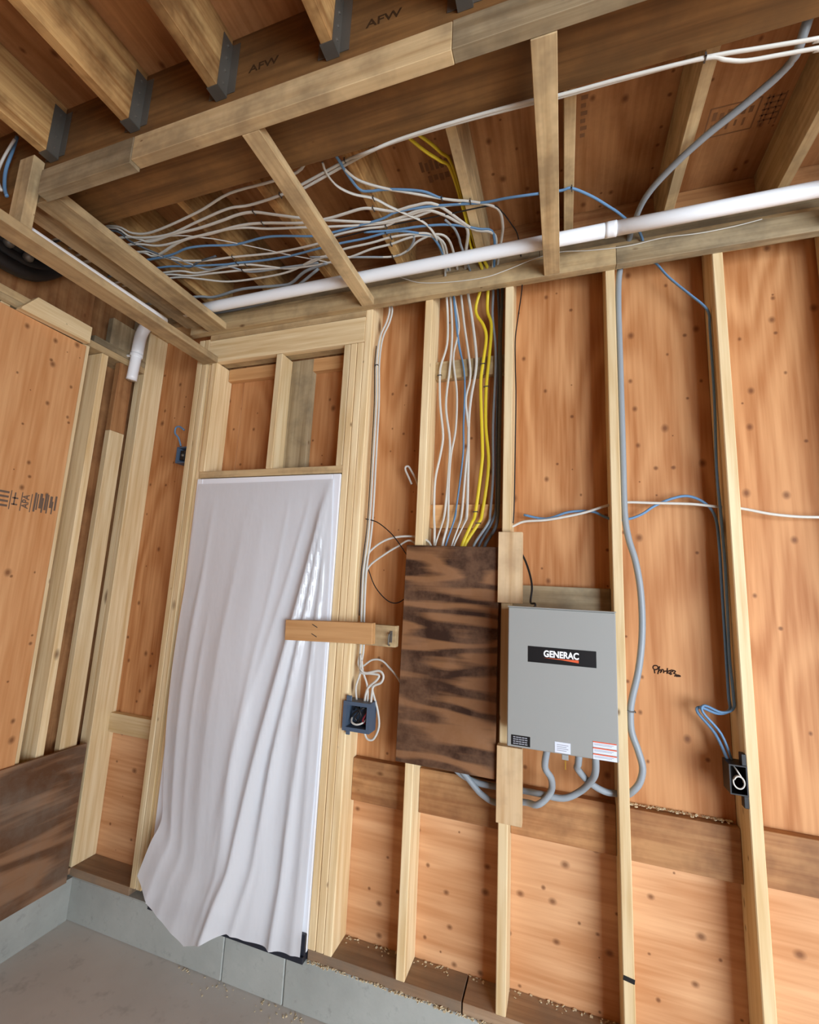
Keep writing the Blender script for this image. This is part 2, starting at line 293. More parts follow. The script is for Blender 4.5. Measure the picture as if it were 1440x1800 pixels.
 ('cable', 'short gray cable end bending down behind the white pipe', 'gray', 0.006, 0.004, 'z', [(-0.679,-0.296,3.168),(-0.651,-0.236,3.168),(-0.643,-0.175,3.168),(-0.644,-0.124,3.168),(-0.62,0.03,3.12)], []),
 ('cable', 'thick gray cable low behind the white pipe near the left corner', 'gray', 0.009, 0.006, 'z', [(-2.542,-0.162,3.168),(-2.192,-0.142,3.168),(-2.077,-0.112,3.168),(-1.868,-0.13,3.168),(-1.646,-0.101,3.168),(-1.571,-0.105,3.168),(-1.451,-0.165,3.168),(-1.311,-0.191,3.168)], []),
 ('cable', 'gray cable slanting under the white pipe toward the left corner', 'gray', 0.008, 0.006, 'z', [(-1.37,-0.173,3.16),(-1.641,-0.07,3.13),(-1.887,-0.03,3.13),(-2.203,-0.03,3.13)], []),
 ('cable', 'hair-thin white wire cutting diagonally across the ceiling bundle', 'white', 0.0025, 0.0025, 'z', [(-2.294,-0.568,3.168),(-1.944,-0.548,3.168),(-1.793,-0.495,3.168),(-1.718,-0.456,3.168),(-1.572,-0.363,3.168),(-1.478,-0.298,3.168),(-1.313,-0.2,3.168),(-1.229,-0.135,3.168)], []),
 ('cable', 'white cable climbing to the beam edge, highest of the left bundle', 'white', 0.006, 0.004, 'z', [(-2.523,-0.695,3.168),(-2.173,-0.675,3.168),(-2.108,-0.612,3.168),(-2,-0.592,3.168),(-1.712,-0.626,3.168),(-1.506,-0.668,3.168),(-1.293,-0.668,3.168),(-1.153,-0.683,3.168),(-1.091,-0.755,3.17)], []),
 ('cable', 'white cable from left bundle then stapled along the whole beam edge', 'white', 0.006, 0.0045, 'z', [(-2.532,-0.688,3.168),(-2.182,-0.668,3.168),(-2.131,-0.592,3.168),(-1.957,-0.559,3.168),(-1.754,-0.583,3.168),(-1.569,-0.605,3.168),(-1.458,-0.595,3.168),(-1.303,-0.602,3.168),(-1.182,-0.623,3.168),(-0.973,-0.666,3.168),(-0.852,-0.75,3.075),(-0.721,-0.761,3.075),(-0.525,-0.763,3.075),(-0.294,-0.757,3.075),(-0.203,-0.752,3.075),(-0.023,-0.751,3.075),(0.177,-0.746,3.075),(0.315,-0.729,3.075),(0.446,-0.712,3.075),(0.521,-0.705,3.075),(1.4,-0.7,3.075),(3,-0.7,3.075)], [7, 9, 16]),
 ('cable', 'second white cable along the beam edge, sagging at top right', 'white', 0.006, 0.0045, 'z', [(-1.233,-0.596,3.168),(-1.158,-0.611,3.168),(-0.981,-0.651,3.168),(-0.829,-0.752,3.073),(-0.72,-0.765,3.073),(-0.523,-0.77,3.073),(-0.293,-0.767,3.073),(-0.203,-0.759,3.073),(-0.024,-0.756,3.073),(0.177,-0.746,3.073),(0.23,-0.726,3.073),(0.282,-0.708,3.073),(0.364,-0.698,3.073),(0.456,-0.688,3.073),(0.533,-0.68,3.073),(1.4,-0.66,3.075),(3,-0.66,3.075)], []),
 ('cable', 'gray cable tangled inside the lower ceiling bundle', 'gray', 0.006, 0.004, 'z', [(-2.425,-0.46,3.168),(-2.075,-0.44,3.168),(-2.008,-0.38,3.168),(-1.945,-0.311,3.168),(-1.824,-0.304,3.168),(-1.736,-0.237,3.168),(-1.541,-0.219,3.168),(-1.353,-0.203,3.168)], []),
 ('cable', 'dark gray cable dipping at the far left end of the bundle', 'dark', 0.006, 0.004, 'z', [(-2.549,-0.675,3.168),(-2.199,-0.655,3.168),(-2.166,-0.572,3.168),(-2.128,-0.503,3.168),(-2.071,-0.427,3.168),(-2.035,-0.353,3.168),(-1.943,-0.371,3.168),(-1.828,-0.381,3.168)], []),
 ('cable', 'white cable beneath the blue pair in the middle of the ceiling', 'white', 0.0062, 0.004, 'z', [(-2.533,-0.578,3.168),(-2.183,-0.558,3.168),(-2.051,-0.514,3.168),(-1.879,-0.512,3.168),(-1.68,-0.511,3.168),(-1.566,-0.496,3.168),(-1.468,-0.462,3.168),(-1.312,-0.426,3.168),(-1.159,-0.39,3.168),(-0.981,-0.354,3.168),(-0.825,-0.343,3.168),(-0.719,-0.357,3.168)], []),
 ('cable', 'blue cable turning down by the yellow cables at the ceiling', 'blue', 0.0062, 0.004, 'z', [(-1.049,-0.325,3.168),(-0.92,-0.3,3.168),(-0.795,-0.289,3.168),(-0.667,-0.263,3.168),(-0.552,-0.208,3.168),(-0.489,-0.157,3.168),(-0.515,0.03,3.12)], []),
 ('wire', 'thin black wire over the white cables and down the third stud', 'black', 0.0028, 0.0028, 'z', [(-1.281,-0.329,3.168),(-1.135,-0.325,3.168),(-0.96,-0.332,3.168),(-0.784,-0.325,3.168),(-0.631,-0.32,3.168),(-0.478,-0.314,3.168),(-0.439,-0.273,3.168),(-0.407,-0.194,3.168),(-0.387,-0.125,3.168),(-0.383,0,3.159),(-0.377,0.01,3.016),(-0.392,0.01,2.873),(-0.406,0.01,2.749),(-0.405,0.01,2.611),(-0.401,0.01,2.467),(-0.402,0.01,2.235),(-0.404,0.01,1.968),(-0.408,0.01,1.883)], []),
 ('wire', 'hair-thin white wire lying along front of the wall ledger', 'white', 0.002, 0.002, 'y', [(-1.018,-0.041,3.157),(-0.948,-0.041,3.118),(-0.862,-0.041,3.08),(-0.717,-0.041,3.056),(-0.551,-0.041,3.048),(-0.446,-0.041,3.066),(-0.318,-0.041,3.099),(-0.207,-0.041,3.11),(-0.076,-0.041,3.09),(0.071,-0.041,3.08),(0.202,-0.041,3.089),(0.336,-0.041,3.08),(0.456,-0.041,3.083),(0.552,-0.041,3.093)], []),
 ('cable', 'yellow cable from beam edge to ceiling and down, left of the yellow pair', 'yellow', 0.0078, 0.005, 'y', [(-0.742,-0.636,3.24),(-0.722,-0.601,3.24),(-0.686,-0.548,3.24),(-0.648,-0.503,3.24),(-0.617,-0.453,3.24),(-0.599,-0.256,3.2),(-0.602,-0.163,3.2),(-0.608,-0.063,3.2),(-0.57,-0.01,3.14),(-0.568,0.03,3.08),(-0.608,0.075,2.964),(-0.567,0.075,2.875),(-0.552,0.075,2.803),(-0.566,0.075,2.671),(-0.574,0.075,2.555),(-0.56,0.075,2.264),(-0.561,0.075,2.168),(-0.585,0.075,1.945),(-0.598,0.055,1.889),(-0.638,0.055,1.792),(-0.649,0.055,1.72)], [13, 17]),
 ('cable', 'yellow cable from beam edge to ceiling and down, right of the yellow pair', 'yellow', 0.0078, 0.005, 'y', [(-0.703,-0.62,3.25),(-0.668,-0.573,3.25),(-0.64,-0.527,3.25),(-0.61,-0.464,3.25),(-0.592,-0.238,3.2),(-0.591,-0.136,3.2),(-0.587,-0.042,3.2),(-0.545,-0.005,3.14),(-0.54,0.03,3.08),(-0.55,0.08,2.958),(-0.529,0.08,2.872),(-0.537,0.08,2.7),(-0.548,0.08,2.555),(-0.547,0.08,2.363),(-0.53,0.08,2.168),(-0.554,0.08,1.945),(-0.568,0.06,1.89),(-0.626,0.06,1.793),(-0.639,0.06,1.72)], [12, 16]),
 ('cable', 'slate gray cable in the bay above brown board, left of three gray drops', 'gray', 0.0062, 0.005, 'y', [(-0.53,0.06,3.12),(-0.524,0.085,3.059),(-0.525,0.085,2.926),(-0.509,0.085,2.773),(-0.506,0.085,2.625),(-0.513,0.085,2.362),(-0.509,0.085,2.122),(-0.519,0.085,1.946),(-0.524,0.06,1.89),(-0.584,0.06,1.794),(-0.598,0.06,1.722)], []),
 ('cable', 'slate gray cable in the bay above brown board, middle of three gray drops', 'dark', 0.0068, 0.005, 'y', [(-0.5,0.06,3.12),(-0.499,0.085,3.045),(-0.49,0.085,2.845),(-0.492,0.085,2.609),(-0.496,0.085,2.325),(-0.491,0.085,1.999),(-0.505,0.065,1.903),(-0.562,0.065,1.795),(-0.573,0.065,1.723)], []),
 ('cable', 'dark gray cable hugging the third stud, rightmost drop above brown board', 'dark', 0.0075, 0.006, 'y', [(-0.48,0.05,3.12),(-0.477,0.07,3.031),(-0.482,0.07,2.776),(-0.479,0.07,2.543),(-0.48,0.07,2.264),(-0.479,0.07,1.995),(-0.488,0.055,1.876),(-0.534,0.055,1.794),(-0.546,0.055,1.723)], []),
 ('service_cable', 'thick gray service cable down the fourth stud and looped into the gray box', 'gray', 0.0125, 0.0115, 'y', [(0.497,-0.72,3.4),(0.467,-0.722,3.28),(0.433,-0.683,3.15),(0.433,-0.6,3.15),(0.363,-0.515,3.15),(0.264,-0.421,3.15),(0.181,-0.323,3.15),(0.121,-0.226,3.15),(0.095,-0.125,3.15),(0.079,0.01,3.139),(0.044,0.03,3.021),(0.034,0.03,2.871),(0.034,0.03,2.63),(0.034,0.03,2.422),(0.034,0.03,2.172),(0.034,0.03,1.933),(0.045,0.03,1.828),(0.067,0.03,1.738),(0.081,0.03,1.638),(0.085,0.03,1.529),(0.08,0.03,1.421),(0.065,0.03,1.314),(0.042,0.03,1.218),(0.034,0.03,1.166),(0.035,0.03,1.095),(0.056,0.03,1.028),(0.069,0.03,0.971),(0.058,0.03,0.92),(0.034,0.03,0.886),(0.015,0.05,0.863),(-0.018,0.05,0.86),(-0.064,0.04,0.864),(-0.116,0,0.9),(-0.159,-0.05,0.957),(-0.158,-0.08,0.985),(-0.155,-0.1,1.03),(-0.155,-0.1,1.07)], [23]),
 ('service_cable', 'thick gray cable from bottom left of gray box looping behind brown board', 'gray', 0.0125, 0.0115, 'y', [(-0.265,-0.1,1.07),(-0.265,-0.1,1.03),(-0.274,-0.085,0.958),(-0.253,-0.06,0.914),(-0.252,-0.02,0.86),(-0.275,-0.02,0.822),(-0.308,-0.02,0.796),(-0.356,0.02,0.781),(-0.464,0.03,0.755),(-0.522,0.03,0.774),(-0.552,0.03,0.797),(-0.594,0.03,0.837),(-0.638,0.03,0.878)], []),
 ('service_cable', 'thick gray cable from right underside of gray box crossing behind the splice board', 'gray', 0.0125, 0.0115, 'y', [(-0.1,-0.1,1.07),(-0.1,-0.1,1.03),(-0.099,-0.07,0.966),(-0.111,-0.035,0.921),(-0.15,0,0.864),(-0.211,0,0.829),(-0.292,0,0.829),(-0.362,0.045,0.812),(-0.467,0.045,0.808),(-0.544,0.045,0.81),(-0.611,0.045,0.829),(-0.666,0.045,0.869)], []),
 ('cable', 'white cable down the door stud, outermost, looping widest into the gray box', 'white', 0.0055, 0.004, 'y', [(-1.1,0.06,3.12),(-1.053,0.03,3.022),(-1.064,0.03,2.946),(-1.092,0.03,2.879),(-1.104,0.03,2.808),(-1.107,0.03,2.707),(-1.1,0.03,2.588),(-1.095,0.03,2.466),(-1.094,0.03,2.257),(-1.092,0.03,1.986),(-1.095,0.03,1.843),(-1.106,0.03,1.706),(-1.11,0.03,1.63),(-1.106,0.03,1.447),(-1.099,0.03,1.303),(-1.106,0.03,1.231),(-1.084,0.01,1.211),(-1.057,0.01,1.196),(-0.994,0.01,1.212),(-0.971,0.01,1.193),(-0.98,0.01,1.163),(-1.015,0.01,1.144),(-1.021,0.01,1.114),(-1.024,0.01,1.07)], [5]),
 ('cable', 'white cable down the door stud, right of the pair', 'white', 0.0055, 0.004, 'y', [(-1.09,0.072,3.12),(-1.043,0.042,3.022),(-1.054,0.042,2.946),(-1.082,0.042,2.879),(-1.094,0.042,2.808),(-1.097,0.042,2.707),(-1.09,0.042,2.588),(-1.085,0.042,2.466),(-1.084,0.042,2.257),(-1.082,0.042,1.986),(-1.085,0.042,1.843),(-1.096,0.042,1.706),(-1.1,0.042,1.63),(-1.096,0.042,1.447),(-1.089,0.042,1.303),(-1.096,0.042,1.231),(-1.085,0.015,1.195),(-1.034,0.015,1.195),(-0.995,0.015,1.192),(-1.005,0.015,1.169),(-1.041,0.015,1.135),(-1.053,0.015,1.105),(-1.057,0.015,1.072)], []),
 ('cable', 'white cable stub dropping straight into left knockout of open gray box', 'white', 0.005, 0.004, 'y', [(-1.093,0.02,1.274),(-1.088,0.02,1.199),(-1.106,0.02,1.13),(-1.099,0.02,1.074)], []),
 ('cable', 'white cable crossing from stud to second knockout of open gray box', 'white', 0.005, 0.004, 'y', [(-1.085,0.02,1.249),(-1.076,0.02,1.2),(-1.053,0.02,1.148),(-1.045,0.02,1.107),(-1.045,0.02,1.07)], []),
 ('cable', 'thin white cable arching from stud to behind brown board', 'white', 0.0045, 0.0035, 'y', [(-1.113,0.06,1.216),(-1.095,0.06,1.215),(-1.051,0.06,1.247),(-1.003,0.06,1.249),(-0.962,0.06,1.22),(-0.921,0.06,1.182),(-0.882,0.06,1.128)], []),
 ('cable', 'white cable loop hanging below right side of open gray box', 'white', 0.005, 0.004, 'y', [(-1.036,0.04,1.139),(-1.028,0.04,1.107),(-1.001,0.04,1.035),(-0.991,0.04,0.968),(-1.013,0.04,0.913),(-1.043,0.04,0.908),(-1.059,0.04,0.933)], []),
 ('cable', 'white cable curving from door stud over second stud to brown board, upper', 'white', 0.0052, 0.004, 'y', [(-1.115,0.05,1.398),(-1.115,0.05,1.622),(-1.102,0.05,1.724),(-1.072,0.05,1.768),(-1.009,0.05,1.808),(-0.934,0.05,1.825),(-0.849,0.05,1.823),(-0.792,0.05,1.797),(-0.776,0.05,1.742)], []),
 ('cable', 'white cable curving from door stud toward brown board, lower of two', 'white', 0.0048, 0.004, 'y', [(-1.105,0.055,1.371),(-1.105,0.055,1.606),(-1.092,0.055,1.678),(-1.013,0.055,1.74),(-0.948,0.055,1.779),(-0.887,0.055,1.807),(-0.82,0.055,1.755)], []),
 ('cable', 'white cable end bent into hook beside the second stud', 'white', 0.005, 0.004, 'y', [(-0.847,0.06,2.027),(-0.873,0.06,2.098),(-0.899,0.06,2.144),(-0.917,0.06,2.17),(-0.932,0.06,2.168),(-0.931,0.06,2.151),(-0.915,0.06,2.119),(-0.896,0.06,2.081)], []),
 ('wire', 'thin black wire sagging across the bay to top of brown board', 'black', 0.0026, 0.0026, 'y', [(-1.114,0.03,1.907),(-1.053,0.03,1.891),(-0.986,0.03,1.844),(-0.94,0.03,1.796),(-0.885,0.03,1.725)], []),
 ('wire', 'thin black wire looping in the bay left of brown board', 'black', 0.0026, 0.0026, 'y', [(-1.111,0.06,1.708),(-1.093,0.06,1.656),(-1.055,0.06,1.582),(-0.996,0.06,1.526),(-0.947,0.06,1.513),(-0.903,0.06,1.537),(-0.866,0.06,1.583)], []),
 ('wire', 'thin black wire following the white cables down the door stud', 'black', 0.0026, 0.0026, 'y', [(-1.109,0.018,2.808),(-1.112,0.018,2.707),(-1.105,0.018,2.588),(-1.1,0.018,2.466),(-1.099,0.018,2.257),(-1.097,0.018,1.986),(-1.1,0.018,1.843),(-1.111,0.018,1.706),(-1.115,0.018,1.63),(-1.111,0.018,1.447)], []),
 ('wire', 'black antenna wire arching down into top of the gray box', 'black', 0.0042, 0.0042, 'y', [(-0.371,-0,1.755),(-0.35,-0.02,1.712),(-0.331,-0.04,1.654),(-0.324,-0.06,1.608),(-0.328,-0.08,1.554),(-0.31,-0.1,1.55),(-0.31,-0.1,1.53)], []),
 ('cable', 'blue cable loop hanging in the top left corner behind the joist', 'blue', 0.008, 0.006, 'y', [(-2.31,-1,3.336),(-2.32,-1,3.272),(-2.337,-1,3.183),(-2.32,-1,3.099),(-2.293,-1,3.053)], []),
 ('cable', 'white cable loop hanging in the top left corner behind the joist', 'white', 0.006, 0.005, 'y', [(-2.278,-1.02,3.291),(-2.328,-1.02,3.213),(-2.341,-1.02,3.138),(-2.294,-1.02,3.06)], []),
 ('cable', 'short blue cable hook above small box in the corner bay', 'blue', 0.0055, 0.0045, 'y', [(-2.354,0.06,2.454),(-2.393,0.06,2.478),(-2.422,0.06,2.473),(-2.421,0.06,2.437),(-2.39,0.06,2.407),(-2.364,0.06,2.355)], []),
]

# ---------------------------------------------------------------- floor and outer shell
FZ, CT = -0.19, 0.010            # floor level, top of the concrete curb
SZ = 0.050                       # top of the sill plate
D = 0.137                        # stud depth (the plywood lies at Y = D)
LX = -2.667                      # stud faces of the left wall
f = board('floor', -3.0, 5.0, -5.4, 0.35, FZ - 0.12, FZ, None, mat=M_FLOOR, bev=0)
tag(f, 'bare gray concrete garage floor below the curb', kind='structure')

wall = empty('wall_back', 'open stud wall sheathed in orange plywood behind the gray box', kind='structure')
left = empty('wall_left', 'left stud wall with pale plywood and gaps between studs', kind='structure')
ceil_ = empty('ceiling', 'open joist ceiling with plywood subfloor above', kind='structure')
front = empty('wall_front', 'plywood wall behind the camera with a wide garage opening', kind='structure')
right = empty('wall_right', 'plain plywood side wall far to the right', kind='structure')
board('plywood_sheet', 5.0, 5.02, -5.4, 0.2, FZ, 3.45, 'ply', right, axis=2)
board('plywood_sheet', -2.9, 1.6, -4.14, -4.12, FZ, 3.45, 'ply', front, axis=2)
board('plywood_sheet', 1.6, 5.0, -4.14, -4.12, 2.36, 3.45, 'ply', front, axis=2)

# concrete curb under both walls, cast in lengths with open joints
for x0, x1 in ((-2.80, -1.672), (-1.668, -1.352), (-1.348, -0.42), (-0.416, 0.7), (0.704, 5.0)):
    board('concrete_curb', x0, x1, 0.001, 0.22, FZ, CT, None, wall, mat=M_CONC, bev=0.004)
bm = bmesh.new()
n = 40; prof = []
for i in range(n + 1):
    y = -4.9 + 4.9 * i / n
    prof.append((y, CT - 0.012 + 0.012 * math.sin(y * 23) * math.sin(y * 7.3) + (0.012 if y > -0.25 else 0)))
v = [[bm.verts.new((x, y, z if t else FZ)) for (y, z) in prof] for x, t in ((-2.648, 0), (-2.648, 1), (-2.82, 1), (-2.82, 0))]
for a, b in zip(v, v[1:]):
    for i in range(n): bm.faces.new((a[i], b[i], b[i + 1], a[i + 1]))
bmesh.ops.recalc_face_normals(bm, faces=bm.faces)
obj('concrete_curb', bm, M_CONC, left)

# ---------------------------------------------------------------- back wall framing
for x0, x1 in ((-2.70, -2.262), (-1.246, -0.583), (-0.577, 0.62), (0.624, 3.0), (3.004, 4.98)):
    board('sill_plate', x0, x1, 0.003, D, CT, SZ, 'treated', wall)
# plywood sheathing sheets (upper sheets stand, lower sheets lie)
for x0, x1 in ((-2.80, -2.02), (-2.018, -0.83), (-0.828, 0.388), (0.39, 1.61), (1.612, 2.83), (2.832, 4.98)):
    board('plywood_sheet', x0, x1, D, D + 0.013, 0.72, 3.42, 'ply', wall, axis=2)
for x0, x1 in ((-2.80, -2.14), (-1.246, -0.4355), (-0.4335, 2.03), (2.032, 4.98)):
    board('plywood_sheet', x0, x1, D, D + 0.013, CT, 0.718, 'plylow', wall, axis=0)
board('added_backing', -2.84, 5.0, D + .0135, D + .03, FZ, 3.45, None, wall, mat=M_BACKING, bev=0)  # unseen backing, added to keep sky from showing through the sheet joints
board('added_backing', LX - D - .03, LX - D - .0135, -5.2, D + .03, FZ, 3.45, None, left, mat=M_BACKING, bev=0)  # same added backing outside the left wall, blocks the sky
board('added_top_backing', -2.84, 5.0, -5.4, 0.2, 3.4385, 3.46, None, ceil_, mat=M_BACKING, bev=0)  # unseen sheet added over the subfloor so its joints let no sky in
TOP = 3.100
def stud(xc, z0=SZ, z1=TOP, y0=0.0, y1=D, w=W, kind='stud', rot=None):
    return board('stud', xc - w / 2, xc + w / 2, y0, y1, z0, z1, kind, wall, rot=rot, bev=.003)
STUDS = [-0.829, -0.435, 0.0, 0.4064, 0.8128, 1.2192, 1.6256, 2.032, 2.44, 2.85, 3.25, 3.66]
for x in STUDS: stud(x)
stud(LX - W / 2, z1=TOP)                                   # corner stud
for x in (-2.241, -2.2018): stud(x, CT + 0.04, 2.985, w=.0362)      # left of the door
stud(-2.163, CT + 0.04, 2.83, 0.014)
stud(-2.1275, 2.175, 2.83)                                 # cripples over the door head
stud(-1.683, 2.175, 2.83)
stud(-1.2685, 2.175, 2.83, .003, w=.036)
board('stud', -1.663, -1.523, D - W - .001, D - .001, 2.175, 2.83, 'aged', wall)
for x in (-1.2300, -1.1912): stud(x, SZ, 2.83, .0015, w=.0358)              # right of the door
stud(-1.1525)
board('door_header', -2.181, -1.172, 0.0, W, 2.832, 2.972, 'stud', wall)
board('door_header', -2.181, -1.172, W + .001, D - W - .002, 2.838, 2.972, 'soffit', wall)
board('blocking', -2.104, -1.29, D - W, D - .001, 2.755, 2.831, 'pine', wall)
board('head_plate', -2.144, -1.249, 0.004, D, 2.137, 2.175, 'soffit', wall)
board('plate_block', -2.181, -1.172, 0.0, D, 2.974, 3.012, 'soffit', wall)
for x0, x1 in ((-2.70, -1.19), (-1.188, 1.1), (1.102, 4.98)):
    board('top_plate', x0, x1, 0.0, D, 3.100, 3.138, 'soffit', wall)
for x0, x1 in ((-2.70, -0.3), (-0.298, 4.98)):
    board('top_plate', x0, x1, 0.0, D, 3.139, 3.177, 'aged', wall)
board('rim_board', -2.70, 4.98, D - 0.03, D - 0.001, 3.178, 3.418, 'block', wall)
# blocking between studs
def block(x0, x1, z0, z1, y0=D - W, y1=D - 0.001, kind='block', rot=None): return board('blocking', x0, x1, y0, y1, z0, z1, kind, wall, rot=rot)
edges = [-1.133] + [v for x in STUDS for v in (x - W / 2, x + W / 2)] + [4.9]
for i in range(0, len(edges) - 1, 2):
    block(edges[i] + .001, edges[i + 1] - .001, 0.618 + 0.004 * (i % 3), 0.798 + 0.004 * (i % 3))
block(LX + .001, -2.261, 0.697, 0.80, kind='stud')
block(-0.809, -0.455, 2.628, 2.722, kind='soffit')
block(-0.809, -0.455, 1.872, 1.985, kind='pine')
block(-0.415, -0.020, 1.44, 1.622, kind='aged')
# splice boards either side of the gray box
board('splice_board', -0.464, -0.364, -W, -0.0005, 1.545, 1.84, 'splice', wall)
board('splice_board', -0.458, -0.360, -W, -0.0005, 0.714, 0.992, 'splice', wall)
# grade stamps and site writing
bm = bmesh.new()
for st in (((360,590),(345,480),(320,450),(330,380),(400,355),(450,380),(440,450),(350,490)), ((500,360),(470,480),(440,600)), ((450,530),(520,460),(545,500),(500,550)), ((520,540),(560,450),(600,460),(600,545)),
           ((600,500),(650,480),(690,470)), ((710,380),(690,550)), ((790,440),(700,490),(800,560)), ((760,450),(830,420),(850,450),(770,500),(830,540)), ((850,420),(920,440),(870,510),(940,520)), ((880,590),(960,540),(1050,560),(920,585))):
    add_tube(bm, smooth_path([(0.131 + (x - 300) / 750 * 0.098, D - .0004, 1.329 - (y - 350) / 750 * 0.098 - (x - 300) * 8e-6) for x, y in st], 4), .0024, .0006, 'y', 6)
obj('handwriting', bm, M_INKD, wall)
board('stud_mark', -0.018, 0.019, -0.0012, -0.0002, 0.283, 0.298, None, wall, mat=M_BLACK, rot=(0, math.radians(9), 0), bev=0)

# ---------------------------------------------------------------- left wall
def lboard(name, y0, y1, z0, z1, kind='stud', x0=LX - D, x1=LX, **k): return board(name, x0, x1, y0, y1, z0, z1, kind, left, **k)
for y in (-0.366, -0.256): lboard('stud', y - W / 2, y + W / 2, SZ, 2.815)
board('stud', LX - 2 * W - .001, LX - W - .001, 0.002, D, SZ, TOP, 'stud', wall)
lboard('stud', -0.162, -0.073, SZ, 2.40, x0=LX - W)
lboard('stud', -0.162, -0.073, 2.401, 2.815, 'block', x0=LX - W)
for y in (-0.75, -1.15, -1.56, -1.96, -2.4, -2.8, -3.2, -3.6, -4.0, -4.4): lboard('stud', y - W / 2, y + W / 2, SZ, 2.815)
lboard('sill_plate', -4.9, -0.001, CT + .012, SZ, 'treated', x1=LX - .002)
lboard('top_plate', -4.9, -0.001, 2.817, 2.855, 'soffit')
lboard('top_plate', -4.9, -0.40, 2.856, 2.894, 'soffit')
lboard('top_plate', -0.33, -0.001, 2.856, 2.894, 'aged')
lboard('blocking', -0.235, -0.09, 2.895, 3.06, 'aged', x0=LX - 0.05, x1=LX - 0.01)
lboard('blocking', -0.075, -0.002, 2.895, 3.17, 'aged', x0=LX - 0.05, x1=LX - 0.004)
for y0, y1 in ((-4.9, -2.442), (-2.44, -1.222), (-1.22, 0.13)):
    board('plywood_sheet', LX - D - 0.013, LX - D, y0, y1, CT, 3.42, 'block', left, axis=2)
s = board('plywood_sheet', LX + .001, LX + 0.0135, -1.56, -0.373, 0.60, 2.800, 'plyleft', left, axis=2)
board('plywood_sheet', LX + .001, LX + 0.0135, -2.78, -1.562, 0.60, 2.800, 'plyleft', left, axis=2)
board('plywood_sheet', LX - 0.055, LX - 0.043, -1.9, -0.335, 2.896, 3.415, 'block', left, axis=2)
board('plywood_panel', LX + 0.0145, LX + 0.030, -2.2, -0.038, CT - .004, 0.680, 'oldleft', left, axis=1)
# pale header board with its angled end
bm = bmesh.new()
pr = [(-0.715, 2.800), (-0.385, 2.806), (-0.385, 2.897), (-0.655, 2.897), (-0.712, 2.812)]
a = [bm.verts.new((LX + 0.014, y, z)) for y, z in pr]; b = [bm.verts.new((LX + 0.014 + W, y, z)) for y, z in pr]
bm.faces.new(a); bm.faces.new(b[::-1])
for i in range(5): bm.faces.new((a[i], b[i], b[(i + 1) % 5], a[(i + 1) % 5]))
bmesh.ops.recalc_face_normals(bm, faces=bm.faces)
obj('angled_board', bm, wood('stud', 1), left)
# grade stamp on the pale sheet
sx = LX + 0.0137
bm = bmesh.new()
def bar(y0, y1, z0, z1): add_box(bm, sx - .0002, sx + .0004, y0, y1, z0, z1)
for i, (w, a, c) in enumerate(((.006, 0, .09), (.004, .01, .085), (.008, .02, .09), (.005, 0, .07), (.007, .015, .095), (.004, .0, .09), (.008, .03, .085), (.004, .0, .06), (.006, .02, .09))):
    y = -0.492 + i * .0118; bar(y, y + w * 1.5, 1.868 + a, 1.872 + c)
for i in range(4): bar(-0.640, -0.600, 1.872 + i * .021, 1.882 + i * .021)
for y in (-0.594, -0.548, -0.506): bar(y, y + .004, 1.862, 1.952)
bar(-0.585, -0.560, 1.885, 1.892); bar(-0.585, -0.560, 1.915, 1.922); bar(-0.578, -0.572, 1.885, 1.945)
obj('grade_stamp', bm, M_INK, left)
text('grade_stamp', 'APA', 0.040, (sx, -0.527, 1.910), (H, -H, H), M_INK, left, bold=0.001, sx=0.9)

# ---------------------------------------------------------------- ceiling
JZ, JT = 3.183, 3.420
for i, (x0, x1) in enumerate(((-2.82, -1.371), (-1.369, -0.173), (-0.171, 1.019), (1.021, 2.239), (2.241, 5.0))):
    board('subfloor_panel', x0, x1, -1.6, 0.15, JT, JT + 0.018, 'subfloor', ceil_, axis=1)
    board('subfloor_panel', x0, x1, -5.2, -1.602, JT, JT + 0.018, 'subfloor', ceil_, axis=1)
BY0, BY1, BZ = -0.973, -0.745, 3.100
board('beam', -2.66, 4.98, BY0, BY1, BZ, JT - .001, 'beam', ceil_)
for xc in (-2.55, -2.091, -1.668, -1.283, -0.862, -0.45, -0.04, 0.37, 0.78, 1.19, 1.6, 2.0, 2.4, 2.8, 3.2, 3.6, 4.0, 4.4):
    j = board('joist', xc - W / 2, xc + W / 2, -4.1, BY0 - .002, JZ, JT - .001, 'joist', ceil_)
    bm = bmesh.new(); y0, y1 = BY0 - 0.045, BY0 - 0.0012
    cx, cy, cz = j.location
    for s in (-1, 1):
        a, b = sorted((s * (W / 2 + .0006), s * (W / 2 + .003))); add_box(bm, a, b, y0 - cy, y1 - cy, JZ - .002 - cz, JT - .03 - cz)
        a, b = sorted((s * (W / 2 + .0006), s * (W / 2 + .034))); add_box(bm, a, b, y1 - .0018 - cy, y1 - cy, JZ + .01 - cz, JT - .03 - cz)
    add_box(bm, -W / 2 - .003, W / 2 + .003, y0 - cy, y1 - cy, JZ - .0035 - cz, JZ - .0008 - cz)
    for s in (-1, 1):
        for k in range(4):
            z = JZ + .03 + k * .05 - cz
            bmesh.ops.create_icosphere(bm, subdivisions=1, radius=.005, matrix=Matrix.Translation((s * (W / 2 + .0035), (y0 + y1) / 2 - cy, z)))
    obj('joist_hanger', bm, M_STEEL, j)
for xc in (-2.58, -2.17, -1.76, -1.37, -0.966, -0.566, -0.172, 0.222, 0.612, 1.02, 1.43, 1.83, 2.24, 2.64, 3.05, 3.46, 3.87):
    board('joist', xc - W / 2, xc + W / 2, BY1 + .001, D - .032, JZ, JT - .001, 'soffit' if xc > -0.7 else 'joist', ceil_)
M_AFW = plain('beam_ink', (64, 44, 26), 0.8, 0.1)
